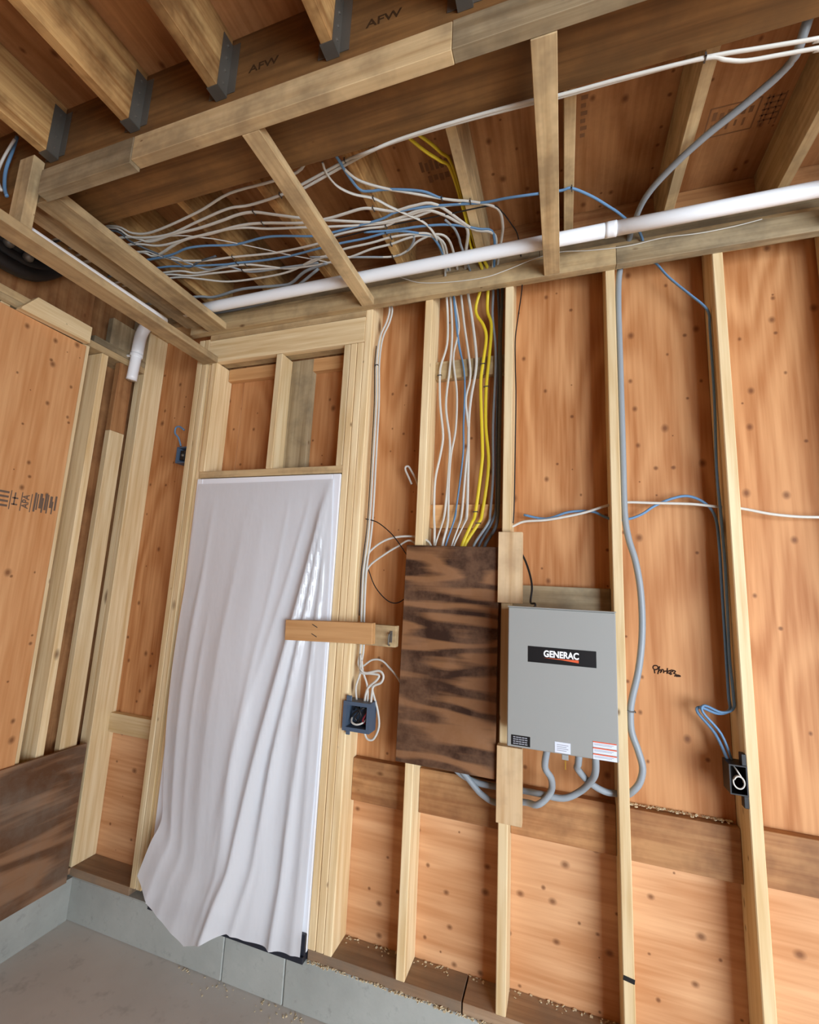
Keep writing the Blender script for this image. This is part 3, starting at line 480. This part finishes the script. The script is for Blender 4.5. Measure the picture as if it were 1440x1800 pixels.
for x, z, s_ in ((-0.70, 3.262, 'AFW'), (-1.125, 3.262, 'AFW')):
    text('beam_stamp', s_, 0.04, (x, BY0 - .0006, z), (H, 0, 0), M_AFW, ceil_, bold=0.0004, sx=1.3)
bm = bmesh.new(); sz = JT - .0006
def cbar(x0, x1, y0, y1): add_box(bm, x0, x1, y0, y1, sz - .0004, sz + .0002)
for y in (-0.265, -0.145): cbar(0.335, 0.50, y, y + .005)
for x in (0.270, 0.278, 0.292, 0.335, 0.497, 0.52, 0.533, 0.556, 0.574): cbar(x, x + .005, -0.262, -0.142)
for i in range(5): cbar(0.515, 0.575, -0.255 + i * .022, -0.249 + i * .022)
obj('grade_stamp', bm, M_FADE, ceil_)
bm = bmesh.new()
for i in range(6): cbar(0.350 + i * .024, 0.364 + i * .024, -0.245 + .008 * (i % 2), -0.212)
for i in range(5): cbar(0.352 + i * .027, 0.360 + i * .027, -0.195, -0.165 - .006 * (i % 2))
for i in range(7): cbar(-0.79 + i * .022, -0.776 + i * .022, -0.36 + .01 * (i % 2), -0.31)
for i in range(5): cbar(-0.77 + i * .026, -0.752 + i * .026, -0.285, -0.25 - .008 * (i % 2))
for i in range(6): cbar(-0.128, -0.104 - .006 * (i % 2), -0.45 + i * .03, -0.434 + i * .03)
obj('grade_stamp', bm, M_FADE, ceil_)

# ---------------------------------------------------------------- dropped soffit framing
sf = empty('soffit_frame', 'dropped frame of two-by boards hung between beam and back wall', 'frame', loc=(0, 0, 3.0))
def sboard(name, x0, x1, y0, y1, z0, z1, kind='soffit', rot=None):
    o = board(name, x0, x1, y0, y1, z0, z1, kind, sf, rot=rot); o.location.z -= 3.0; return o
sboard('wall_ledger', -2.30, -0.0 + 0.022, -W, -0.0006, 3.006, 3.095)
sboard('wall_ledger', 0.023, 4.9, -W, -0.0006, 3.005, 3.094, 'aged')
LY0, LY1 = -1.012, BY0 - .0008
sboard('beam_ledger', -2.08, -1.612, LY0 - .002, LY1, 2.994, 3.098, 'aged')
sboard('beam_ledger', -1.611, -0.476, LY0, LY1, 3.006, 3.100)
sboard('beam_ledger', -0.475, 4.9, LY0, LY1, 3.008, 3.102, 'aged')
for x0, x1 in ((-1.178, -1.112), (-0.276, -0.209), (0.76, 0.826), (1.57, 1.636), (2.38, 2.446)):
    sboard('cross_piece', x0, x1, LY1 + .0006, -W - .0006, 3.006, 3.044)
sboard('cross_piece', -2.16, -2.036, LY1 + .0006, -W - .0006, 3.006, 3.044)
sboard('cross_piece', -2.33, -2.165, -0.95, -W - .0006, 3.050, 3.088, 'aged')
hb = board('hanging_board', -2.205, -2.105, -1.75, -0.001, 2.825, 2.863, 'soffit')
tag(hb, 'long two-by board hung lowest, running from the corner to upper left', 'board')
hs = board('hanger_stub', -2.218, -2.136, -1.018, -0.978, 2.8635, 3.180, 'soffit')
tag(hs, 'short upright two-by stub standing on the lowest hung board', 'stub')

# ---------------------------------------------------------------- door with its plastic cover
door = empty('door_1', 'white exterior door hidden under a plastic sheet', kind='structure', loc=(-1.7, 0.03, CT))
def dboard(name, x0, x1, y0, y1, z0, z1, mat, bev=.002):
    o = board(name, x0, x1, y0, y1, z0, z1, None, door, mat=mat, bev=bev); o.location -= Vector((-1.7, 0.03, CT)); return o
M_DOOR = plain('door_paint', (238, 240, 244), 0.35, 0.5)
M_SILL = plain('dark_threshold', (34, 38, 48), 0.35, 0.5)
dboard('door_panel', -2.102, -1.296, 0.03, 0.075, 0.045, 2.088, M_DOOR)
dboard('door_jamb', -2.142, -2.104, -0.006, 0.12, CT + .001, 2.130, M_DOOR)
dboard('door_jamb', -1.292, -1.2495, -0.006, 0.12, CT + .03, 2.130, M_DOOR)
dboard('door_head', -2.103, -1.293, -0.006, 0.12, 2.092, 2.130, M_DOOR)
dboard('door_threshold', -2.103, -1.2495, -0.03, 0.13, CT + .0005, 0.036, M_SILL)
dboard('jamb_foot', -1.291, -1.2495, -0.02, -0.006, CT + .026, 0.115, M_SILL)
M_COP = plain('copper_knob', (205, 130, 108), 0.35, 0.5, 0.6)
for z, r in ((1.045, 0.027), (0.90, 0.030)):
    bm = bmesh.new()
    bmesh.ops.create_uvsphere(bm, u_segments=16, v_segments=10, radius=r, matrix=Matrix.Diagonal((1, 0.8, 1, 1)))
    bmesh.ops.create_cone(bm, cap_ends=True, segments=16, radius1=r * .6, radius2=r * .6, depth=0.05, matrix=Matrix.Translation((0, .025, 0)) @ Matrix.Rotation(H, 4, 'X'))
    k = obj('door_knob' if z < 1 else 'deadbolt', bm, M_COP, door, True); k.location = (-1.395 + 1.7, -0.02 - .0, z - CT)

def sheet_mat():
    t = NT('milky_plastic')
    t.done(lin((234, 234, 235)), 0.2, 0.55)
    tr = t.n('ShaderNodeBsdfTranslucent'); tr.inputs[0].default_value = lin((236, 236, 238))
    tp = t.n('ShaderNodeBsdfTransparent')
    m1 = t.n('ShaderNodeMixShader'); m1.inputs[0].default_value = 0.25
    t.l(t.b.outputs[0], m1.inputs[1]); t.l(tr.outputs[0], m1.inputs[2])
    m2 = t.n('ShaderNodeMixShader'); m2.inputs[0].default_value = 0.08
    t.l(m1.outputs[0], m2.inputs[1]); t.l(tp.outputs[0], m2.inputs[2]); t.l(m2.outputs[0], t.out.inputs[0])
    n = t.noise(t.coords((5, 5, 2.2), False), 1.0, 4.0, 0.55)
    t.bump(n, 0.3, 0.03)
    return t.m
SHEET = {'top': [(-2.125, -0.012, 2.099), (-1.853, -0.012, 2.098), (-1.568, -0.012, 2.099), (-1.284, -0.012, 2.102)], 'left': [(-2.125, -0.012, 2.099), (-2.12, -0.02, 1.909), (-2.115, -0.025, 1.629), (-2.125, -0.03, 1.361), (-2.127, -0.035, 1.102), (-2.108, -0.045, 0.83), (-2.067, -0.06, 0.578), (-2.037, -0.075, 0.437), (-2.063, -0.1, 0.34), (-2.096, -0.12, 0.203)], 'right': [(-1.284, -0.012, 2.102), (-1.267, -0.012, 1.658), (-1.259, -0.012, 1.136), (-1.262, -0.012, 0.652), (-1.267, -0.015, 0.29), (-1.261, -0.035, 0.04)], 'bottom': [(-2.096, -0.12, 0.203), (-1.996, -0.13, 0.115), (-1.884, -0.14, 0.069), (-1.756, -0.15, 0.027), (-1.658, -0.14, 0.068), (-1.582, -0.1, 0.088), (-1.515, -0.07, 0.066), (-1.441, -0.05, 0.049), (-1.347, -0.04, 0.041), (-1.261, -0.035, 0.04)]}
def lerp_poly(poly, t):
    L = [0.0]
    for a, b in zip(poly, poly[1:]): L.append(L[-1] + (b - a).length)
    s = t * L[-1]
    for i in range(len(poly) - 1):
        if s <= L[i + 1] or i == len(poly) - 2:
            return poly[i].lerp(poly[i + 1], 0 if L[i + 1] == L[i] else (s - L[i]) / (L[i + 1] - L[i]))
def sheet():
    E = {k: [Vector(p) for p in v] for k, v in SHEET.items()}
    E = {k: smooth_path(v, 5) if k in ('left', 'right') else v for k, v in E.items()}
    nu, nv = 90, 140; bm = bmesh.new(); G = []
    TL, TR, BL, BR = E['top'][0], E['top'][-1], E['bottom'][0], E['bottom'][-1]
    folds = [(1.0, -0.06, 0.66, 0.72, .026, .020), (1.0, -0.04, 0.77, 0.66, .028, .016), (0.99, -0.02, 0.88, 0.80, .020, .014), (0.97, -0.03, 0.55, 0.95, .020, .030),
             (0.96, 0.05, 0.96, 0.95, .012, .014), (0.72, 0.0, 0.52, 0.8, .005, .02), (0.86, 0.02, 0.60, 0.55, .008, .02), (0.40, 0.1, 0.33, 1.0, .008, .05),
             (0.15, 0.05, 0.12, 1.0, .010, .04), (0.62, 0.35, 0.48, 1.0, .010, .05), (0.25, 0.3, 0.22, 1.0, .006, .03), (0.80, 0.5, 0.72, 1.0, .012, .04), (0.88, 0.55, 0.86, 1.0, .010, .02)]
    for j in range(nv + 1):
        v = j / nv; row = []
        for i in range(nu + 1):
            u = i / nu
            l, r = lerp_poly(E['left'], v), lerp_poly(E['right'], v); t, b = lerp_poly(E['top'], u), lerp_poly(E['bottom'], u)
            p = l * (1 - u) + r * u + t * (1 - v) + b * v - (TL * (1 - u) * (1 - v) + TR * u * (1 - v) + BL * (1 - u) * v + BR * u * v)
            d = 0.0
            for u0, v0, u1, v1, a, w in folds:
                if v < v0: continue
                k = (v - v0) / (v1 - v0); uc = u0 + (u1 - u0) * min(k, 1.6)
                fade = min(1, k * 3 + .1) * (1 if k < 1 else max(0, 1 - (k - 1) * 1.2))
                ww = w * (0.5 + 0.8 * min(k, 1.2)); q = abs(u - uc) / ww
                if q < 3: d += a * fade * math.exp(-q ** 1.5)
            edge = min(1, u * 14, (1 - u) * 14, v * 12)
            d += 0.03 * math.sin(math.pi * u) * math.sin(math.pi * min(1, v * 1.05)) ** 2
            p = p + Vector((0, -d * max(edge, 0.05), 0))
            row.append(bm.verts.new(p))
        G.append(row)
    for a, b in zip(G, G[1:]):
        for i in range(nu): bm.faces.new((a[i], b[i], b[i + 1], a[i + 1]))
    o = obj('plastic_sheet', bm, sheet_mat(), None, True)
    tag(o, 'milky white plastic sheet draped over the door, loose at bottom left', 'plastic sheet')
sheet()
bl = empty('blocking_stick', 'short two-by stick nailed across the door edge with a hook plate', 'stick', loc=(-1.2, -0.06, 1.37))
def kb(name, x0, x1, y0, y1, z0, z1, kind='pine', mat=None, rot=None, bev=.0016):
    o = board(name, x0, x1, y0, y1, z0, z1, kind, bl, mat=mat, rot=rot, bev=bev); o.location -= Vector((-1.2, -0.06, 1.37)); return o
kb('front_board', -1.447, -1.003, -0.071, -0.033, 1.326, 1.418, rot=(0, math.radians(-2.0), 0))
kb('rear_board', -1.1315, -0.906, -0.032, 0.006, 1.325, 1.417, 'soffit')
kb('hook_plate', -0.935, -0.922, -0.0345, -0.0322, 1.345, 1.395, mat=M_STEEL, bev=.0005)
tube('hook', [(0.272, 0.025, 0.012), (0.27, 0.012, 0.014), (0.268, 0.008, 0.0), (0.268, 0.010, -0.03), (0.27, 0.02, -0.036)], 0.0035, M_STEEL, bl)
for z in (0.022, -0.02): kb('nail', -1.305, -1.275, -0.0735, -0.0708, 1.37 + z, 1.373 + z, mat=M_STAPLE, rot=(0, math.radians(25), 0), bev=0)

# ---------------------------------------------------------------- brown plywood board over the panel
o = board('brown_plywood_board', -0.884, -0.4645, -0.0145, -0.0006, 0.857, 1.778, 'old', axis=0, rot=(0, math.radians(0.3), 0))
tag(o, 'weathered dark brown plywood board covering the panel, cables entering its top', 'board')

# ---------------------------------------------------------------- gray transfer switch box
sw = empty('transfer_switch', 'gray metal electrical box with black and orange brand plate', 'electrical box', loc=(-0.215, -0.1, 1.03))
O = Vector((-0.215, -0.1, 1.03))
M_BOX = plain('gray_enamel', (150, 150, 145), 0.45, 0.4)
M_LBLK = plain('black_label', (16, 13, 13), 0.5, 0.25)
M_LWHT = plain('white_label', (214, 218, 228), 0.5)
M_LORG = plain('orange_print', (214, 88, 44), 0.5)
M_LGRY = plain('gray_print', (150, 150, 156), 0.6)
M_BRASS = plain('brass', (205, 160, 70), 0.35, 0.5, 0.8)
def sb(name, x0, x1, y0, y1, z0, z1, mat, bev=.0012, parent=sw):
    o = board(name, x0, x1, y0, y1, z0, z1, None, parent, mat=mat, bev=bev); o.location -= O; return o
sb('back_box', -0.398, -0.031, -0.178, -W - .0005, 1.050, 1.528, M_BOX, .002)
bm = bmesh.new()
add_box(bm, -0.401, -0.032, -0.198, -0.180, 1.046, 1.536, .003)
for v in bm.verts: v.co -= O
obj('front_cover', bm, M_BOX, sw)
sb('rain_lip', -0.403, -0.030, -0.203, -0.170, 1.5365, 1.540, M_BOX, .0008)
pl = sb('brand_plate', -0.329, -0.097, -0.1992, -0.1982, 1.344, 1.400, M_LBLK, .0004)
pc = Vector((-0.213, -0.1987, 1.372))
text('brand_lettering', 'GENERAC', 0.031, (-0.214 - pc.x, -0.1994 - pc.y, 1.3765 - pc.z), (H, 0, 0), plain('white_print', (240, 240, 240), 0.5), pl, bold=0.0011, sx=0.86, extrude=.0002)
bm = bmesh.new()
vs = [bm.verts.new(Vector(p) - pc) for p in ((-0.275, -0.1995, 1.3625), (-0.155, -0.1995, 1.3645), (-0.155, -0.1995, 1.3545), (-0.215, -0.1995, 1.3605))]
vb = [bm.verts.new(x.co + Vector((0, .0004, 0))) for x in vs]
bm.faces.new(vs); bm.faces.new(vb[::-1])
for i in range(4): bm.faces.new((vs[i], vb[i], vb[(i + 1) % 4], vs[(i + 1) % 4]))
bmesh.ops.recalc_face_normals(bm, faces=bm.faces)
obj('orange_wedge', bm, M_LORG, pl)
bk = sb('black_label', -0.386, -0.320, -0.1990, -0.1982, 1.053, 1.087, M_LBLK, .0003)
for i in range(4):
    for k in range(5): board('label_lettering', -.026 + k * .0102, -.018 + k * .0102 + .001 * ((i + k) % 2), -.0008, -.0005, .009 - i * .0072, .0125 - i * .0072, None, bk, mat=M_LGRY, bev=0)
wl = sb('white_label', -0.237, -0.185, -0.1990, -0.1982, 1.050, 1.085, M_LWHT, .0003)
for i in range(4): sb('label_lettering', -0.230, -0.192 - .006 * (i % 2), -0.1993, -0.19905, 1.075 - i * .006, 1.077 - i * .006, M_LGRY, 0, wl).location += O - wl.location - O
for i in range(3):
    z = 1.087 - i * .0195
    w = sb('warning_label', -0.113, -0.039, -0.1990, -0.1982, z - .0005, z + .0178, M_LWHT, .0003)
    for nm, a, b, c, d, m in (('orange_band', -.037, .037, .0052, .0088, M_LORG), ('label_lettering', -.033, .028, .0005, .0018, M_LGRY), ('label_lettering', -.033, .022, -.003, -.0017, M_LGRY)):
        board(nm, a, b, -.0008, -.0005, c, d, None, w, mat=m, bev=0)
sb('lock_hasp', -0.214, -0.192, -0.196, -0.188, 1.028, 1.0455, M_BOX)
sb('key', -0.2045, -0.2, -0.194, -0.192, 0.997, 1.027, M_BRASS, .0005)
for x in (-0.265, -0.155, -0.10):
    bm = bmesh.new(); bmesh.ops.create_cone(bm, cap_ends=True, segments=14, radius1=.02, radius2=.02, depth=.022)
    k = obj('cable_connector', bm, M_STEEL, sw, True); k.location = Vector((x, -0.1, 1.0385)) - O
bm = bmesh.new(); bmesh.ops.create_cone(bm, cap_ends=True, segments=10, radius1=.007, radius2=.006, depth=.014)
k = obj('wire_connector', bm, M_STEEL, sw, True); k.location = Vector((-0.31, -0.1, 1.5355)) - O

# ---------------------------------------------------------------- outlet boxes
def outlet_box(name, label, x0, x1, y0, y1, z0, z1, mat, t=.006):
    e = empty(name, label, 'outlet box', loc=((x0 + x1) / 2, (y0 + y1) / 2, z0)); o = Vector(e.location)
    bm = bmesh.new()
    for a in ((x0, x0 + t, y0, y1, z0, z1), (x1 - t, x1, y0, y1, z0, z1), (x0 + t, x1 - t, y0, y1, z0, z0 + t), (x0 + t, x1 - t, y0, y1, z1 - t, z1), (x0 + t, x1 - t, y1 - t, y1, z0 + t, z1 - t)):
        add_box(bm, *a)
    for v in bm.verts: v.co -= o
    obj('shell', bm, mat, e); return e, o
e, o = outlet_box('outlet_box', 'open blue-gray two-gang outlet box full of wires beside the door stud', -1.143, -1.012, -0.022, 0.052, 0.949, 1.074, M_BOXB, .016)
for (a, b, c, d) in ((-1.132, -1.105, 1.074, 1.098), (-1.125, -1.105, 0.933, 0.949)):
    k = board('mounting_ear', a, b, -0.020, -0.014, c, d, None, e, mat=M_BOXB); k.location -= o
for i, (m, pts) in enumerate(((M_BLACK, [(-1.11, .02, 1.03), (-1.085, -.005, 1.05), (-1.06, -.01, 1.02), (-1.08, .0, .985), (-1.11, .02, .975)]),
        (plain('red_wire', (120, 30, 40), .5), [(-1.04, .03, 1.05), (-1.035, -.004, 1.03), (-1.05, -.008, 1.0), (-1.045, .01, .98)]),
        (M_WHITE, [(-1.115, .02, 1.0), (-1.105, -.006, .985), (-1.08, -.012, .978), (-1.055, -.006, .985), (-1.04, .01, 1.0)]),
        (M_BLACK, [(-1.12, .02, .99), (-1.10, .0, 1.02), (-1.06, -.005, 1.045), (-1.035, .02, 1.05)]),
        (M_BLACK, [(-1.09, .03, 1.06), (-1.075, .0, 1.03), (-1.09, -.002, 1.0), (-1.06, .01, .975)]))):
    tube('wire', [Vector(p) - o for p in pts], .0042, m, e)
e, o = outlet_box('outlet_box', 'black one-gang outlet box with coiled wires on the rightmost stud', 0.333, 0.3865, -0.010, 0.062, 0.944, 1.040, M_BLACK, .004)
for c, d in ((1.040, 1.078), (0.905, 0.944)):
    k = board('mounting_ear', 0.372, 0.3865, -0.008, 0.02, c, d, None, e, mat=M_BLACK); k.location -= o
tube('wire', [Vector((0.36 + .016 * math.cos(a) , -.004 - a * .001, 0.985 + .02 * math.sin(a))) - o for a in [i * .6 for i in range(16)]], .0026, M_WHITE, e)
tube('wire', [Vector(p) - o for p in ((0.352, .02, 1.03), (0.358, -.006, 1.02), (0.37, -.008, 1.0))], .0026, M_WHITE, e)
e, o = outlet_box('outlet_box', 'small blue-gray outlet box high in the narrow corner bay', -2.338, -2.2615, 0.01, 0.07, 2.235, 2.332, M_BOXB, .006)
k = board('device', -2.318, -2.285, 0.02, 0.03, 2.255, 2.312, None, e, mat=M_BLACK); k.location -= o
bm = bmesh.new(); bmesh.ops.create_uvsphere(bm, u_segments=10, v_segments=6, radius=.010); k = obj('screw', bm, M_STEEL, e, True); k.location = Vector((-2.297, .02, 2.283)) - o

# ---------------------------------------------------------------- white pipes
pp = empty('drain_pipe', 'long white plastic pipe running level above the wall ledger', 'pipe', loc=(0, -0.16, 3.076))
def pipe_part(name, pts, r, parent, o, sub=3, seg=20): return tube(name, [Vector(p) - Vector(o) for p in pts], r, M_PVC, parent, 'y', seg, sub)
po = (0, -0.16, 3.076)
pipe_part('pipe', [(-2.24, -0.150, 3.0755), (-1.2, -0.157, 3.0755), (-0.02, -0.163, 3.0755)], 0.0285, pp, po)
pipe_part('pipe', [(0.005, -0.163, 3.0755), (1.4, -0.17, 3.0755), (3.0, -0.178, 3.0755)], 0.0285, pp, po)
pipe_part('coupling', [(-0.03, -0.163, 3.0755), (0.012, -0.1632, 3.0755)], 0.0305, pp, po)
pe = empty('elbow_pipe', 'white plastic pipe elbow pointing down beside the corner stud', 'pipe', loc=(-2.61, -0.12, 2.72))
eo = (-2.61, -0.12, 2.72)
def arc(c, r, a0, a1, n=8): return [(c[0] + r * math.cos(a0 + (a1 - a0) * i / n), c[1], c[2] + r * math.sin(a0 + (a1 - a0) * i / n)) for i in range(n + 1)]
pipe_part('pipe', [(-2.614, -0.12, 2.718), (-2.608, -0.12, 2.80), (-2.601, -0.12, 2.89)], 0.0285, pe, eo)
pipe_part('elbow', [(-2.600, -0.12, 2.88), (-2.597, -0.12, 2.95), (-2.590, -0.12, 3.0), (-2.57, -0.12, 3.04), (-2.53, -0.125, 3.065), (-2.47, -0.13, 3.07)], 0.0325, pe, eo)
pipe_part('clamp', [(-2.604, -0.12, 2.862), (-2.602, -0.12, 2.880)], 0.0345, pe, eo)
pipe_part('clamp_tab', [(-2.634, -0.125, 2.872), (-2.672, -0.125, 2.876)], 0.008, pe, eo)
lp = empty('corner_pipe', 'white pipe lying on top of the lowest hung board', 'pipe', loc=(-2.12, -0.6, 2.893))
pipe_part('pipe', [(-2.185, -1.00, 2.8925), (-2.18, -0.65, 2.8925), (-2.172, -0.33, 2.8925)], 0.0285, lp, (-2.12, -0.6, 2.893))

# ---------------------------------------------------------------- black hose bundle, top left
hz = empty('black_hose', 'lumpy black hose bundle hanging at the top left wall corner', 'hose', loc=(-2.6, -0.75, 2.95))
ho = Vector((-2.6, -0.75, 2.95))
for k, (dy, dz, r) in enumerate(((0, 0, .034), (.02, .05, .03), (-.02, .09, .032), (.0, .13, .03))):
    pts = [(-2.58 - .01 * k, -1.25 + dy, 3.06 + dz * .5), (-2.58, -1.0 + dy, 2.985 + dz), (-2.585, -0.86 + dy, 2.955 + dz), (-2.59, -0.74 + dy, 2.965 + dz), (-2.6, -0.66 + dy, 3.02 + dz * .9), (-2.61, -0.58 + dy, 3.11 + dz * .6), (-2.61, -.5, 3.17)]
    tube('hose', [Vector(p) - ho for p in pts], r, M_BLACK, hz, 'x', 12, 5)
for y, z in ((-.84, 3.03), (-.76, 3.02)):
    bm = bmesh.new(); bmesh.ops.create_icosphere(bm, subdivisions=2, radius=.022); k = obj('fitting', bm, M_STEEL, hz, True); k.location = Vector((-2.55, y, z)) - ho

# ---------------------------------------------------------------- cables, each one an object of its own
MC = {'white': M_WHITE, 'blue': M_BLUE, 'gray': M_GRAY, 'dark': M_DARK, 'yellow': M_YEL, 'black': M_BLACK}
for name, label, col, ra, rb, minor, pts, staples in CABLES:
    o = Vector(pts[0])
    c = tube(name, [Vector(p) - o for p in pts], ra, MC[col], None, minor, 8, 5, rb)
    c.location = o; tag(c, label, 'wire' if name == 'wire' else 'cable')
    for s in staples:
        p = Vector(pts[s]); bm = bmesh.new()
        flatz = abs(p.z - 3.168) < .05 or p.z > 3.05
        w, h = ra + .004, rb + .0022
        if flatz:
            for a in ((-.0022, .0022, -w, w, -h, -h + .0018), (-.0022, .0022, -w, -w + .0018, -h, h), (-.0022, .0022, w - .0018, w, -h, h)): add_box(bm, *a)
        else:
            for a in ((-w, w, -h, -h + .0018, -.0022, .0022), (-w, -w + .0018, -h, h, -.0022, .0022), (w - .0018, w, -h, h, -.0022, .0022)): add_box(bm, *a)
        k = obj('staple', bm, M_STAPLE, c); k.location = p - o

# ---------------------------------------------------------------- wood shavings on plate and curb
def chips(name, label, n, place, seed):
    rnd = random.Random(seed); bm = bmesh.new()
    for i in range(n):
        p, s = place(rnd), rnd.uniform(.0015, .0042)
        m = Matrix.Translation(p) @ Matrix.Rotation(rnd.uniform(0, 6.3), 4, 'Z') @ Matrix.Rotation(rnd.uniform(-.7, .7), 4, 'X') @ Matrix.Diagonal((s * 1.6, s, s * .4, 1))
        bmesh.ops.create_cube(bm, size=1.6, matrix=m)
    o = obj(name, bm, M_CHIP); tag(o, label, 'sawdust', 'stuff')
def on_curb(r):
    x = r.uniform(-1.25, .75); return Vector((x, r.gauss(-.001, .004), CT + r.uniform(-.004, .006)))
def on_plate(r):
    x = r.uniform(-1.13, .75); return Vector((x, D - abs(r.gauss(0, .016)) - .004, SZ + .002))
def on_floor(r):
    x = r.uniform(-1.9, .6); return Vector((x, -abs(r.gauss(0, .03)) - .004, FZ + .002))
chips('sawdust', 'pale wood shavings along the front edge of the curb', 700, on_curb, 1)
chips('sawdust', 'pale wood shavings at the back of the sill plate', 200, on_plate, 2)
chips('sawdust', 'scattered wood shavings on the floor against the curb', 160, on_floor, 3)
chips('sawdust', 'pale wood shavings on the blocking right of the fourth stud', 160, lambda r: Vector((r.uniform(.03, .37), D - abs(r.gauss(0, .01)) - .003, .806)), 4)
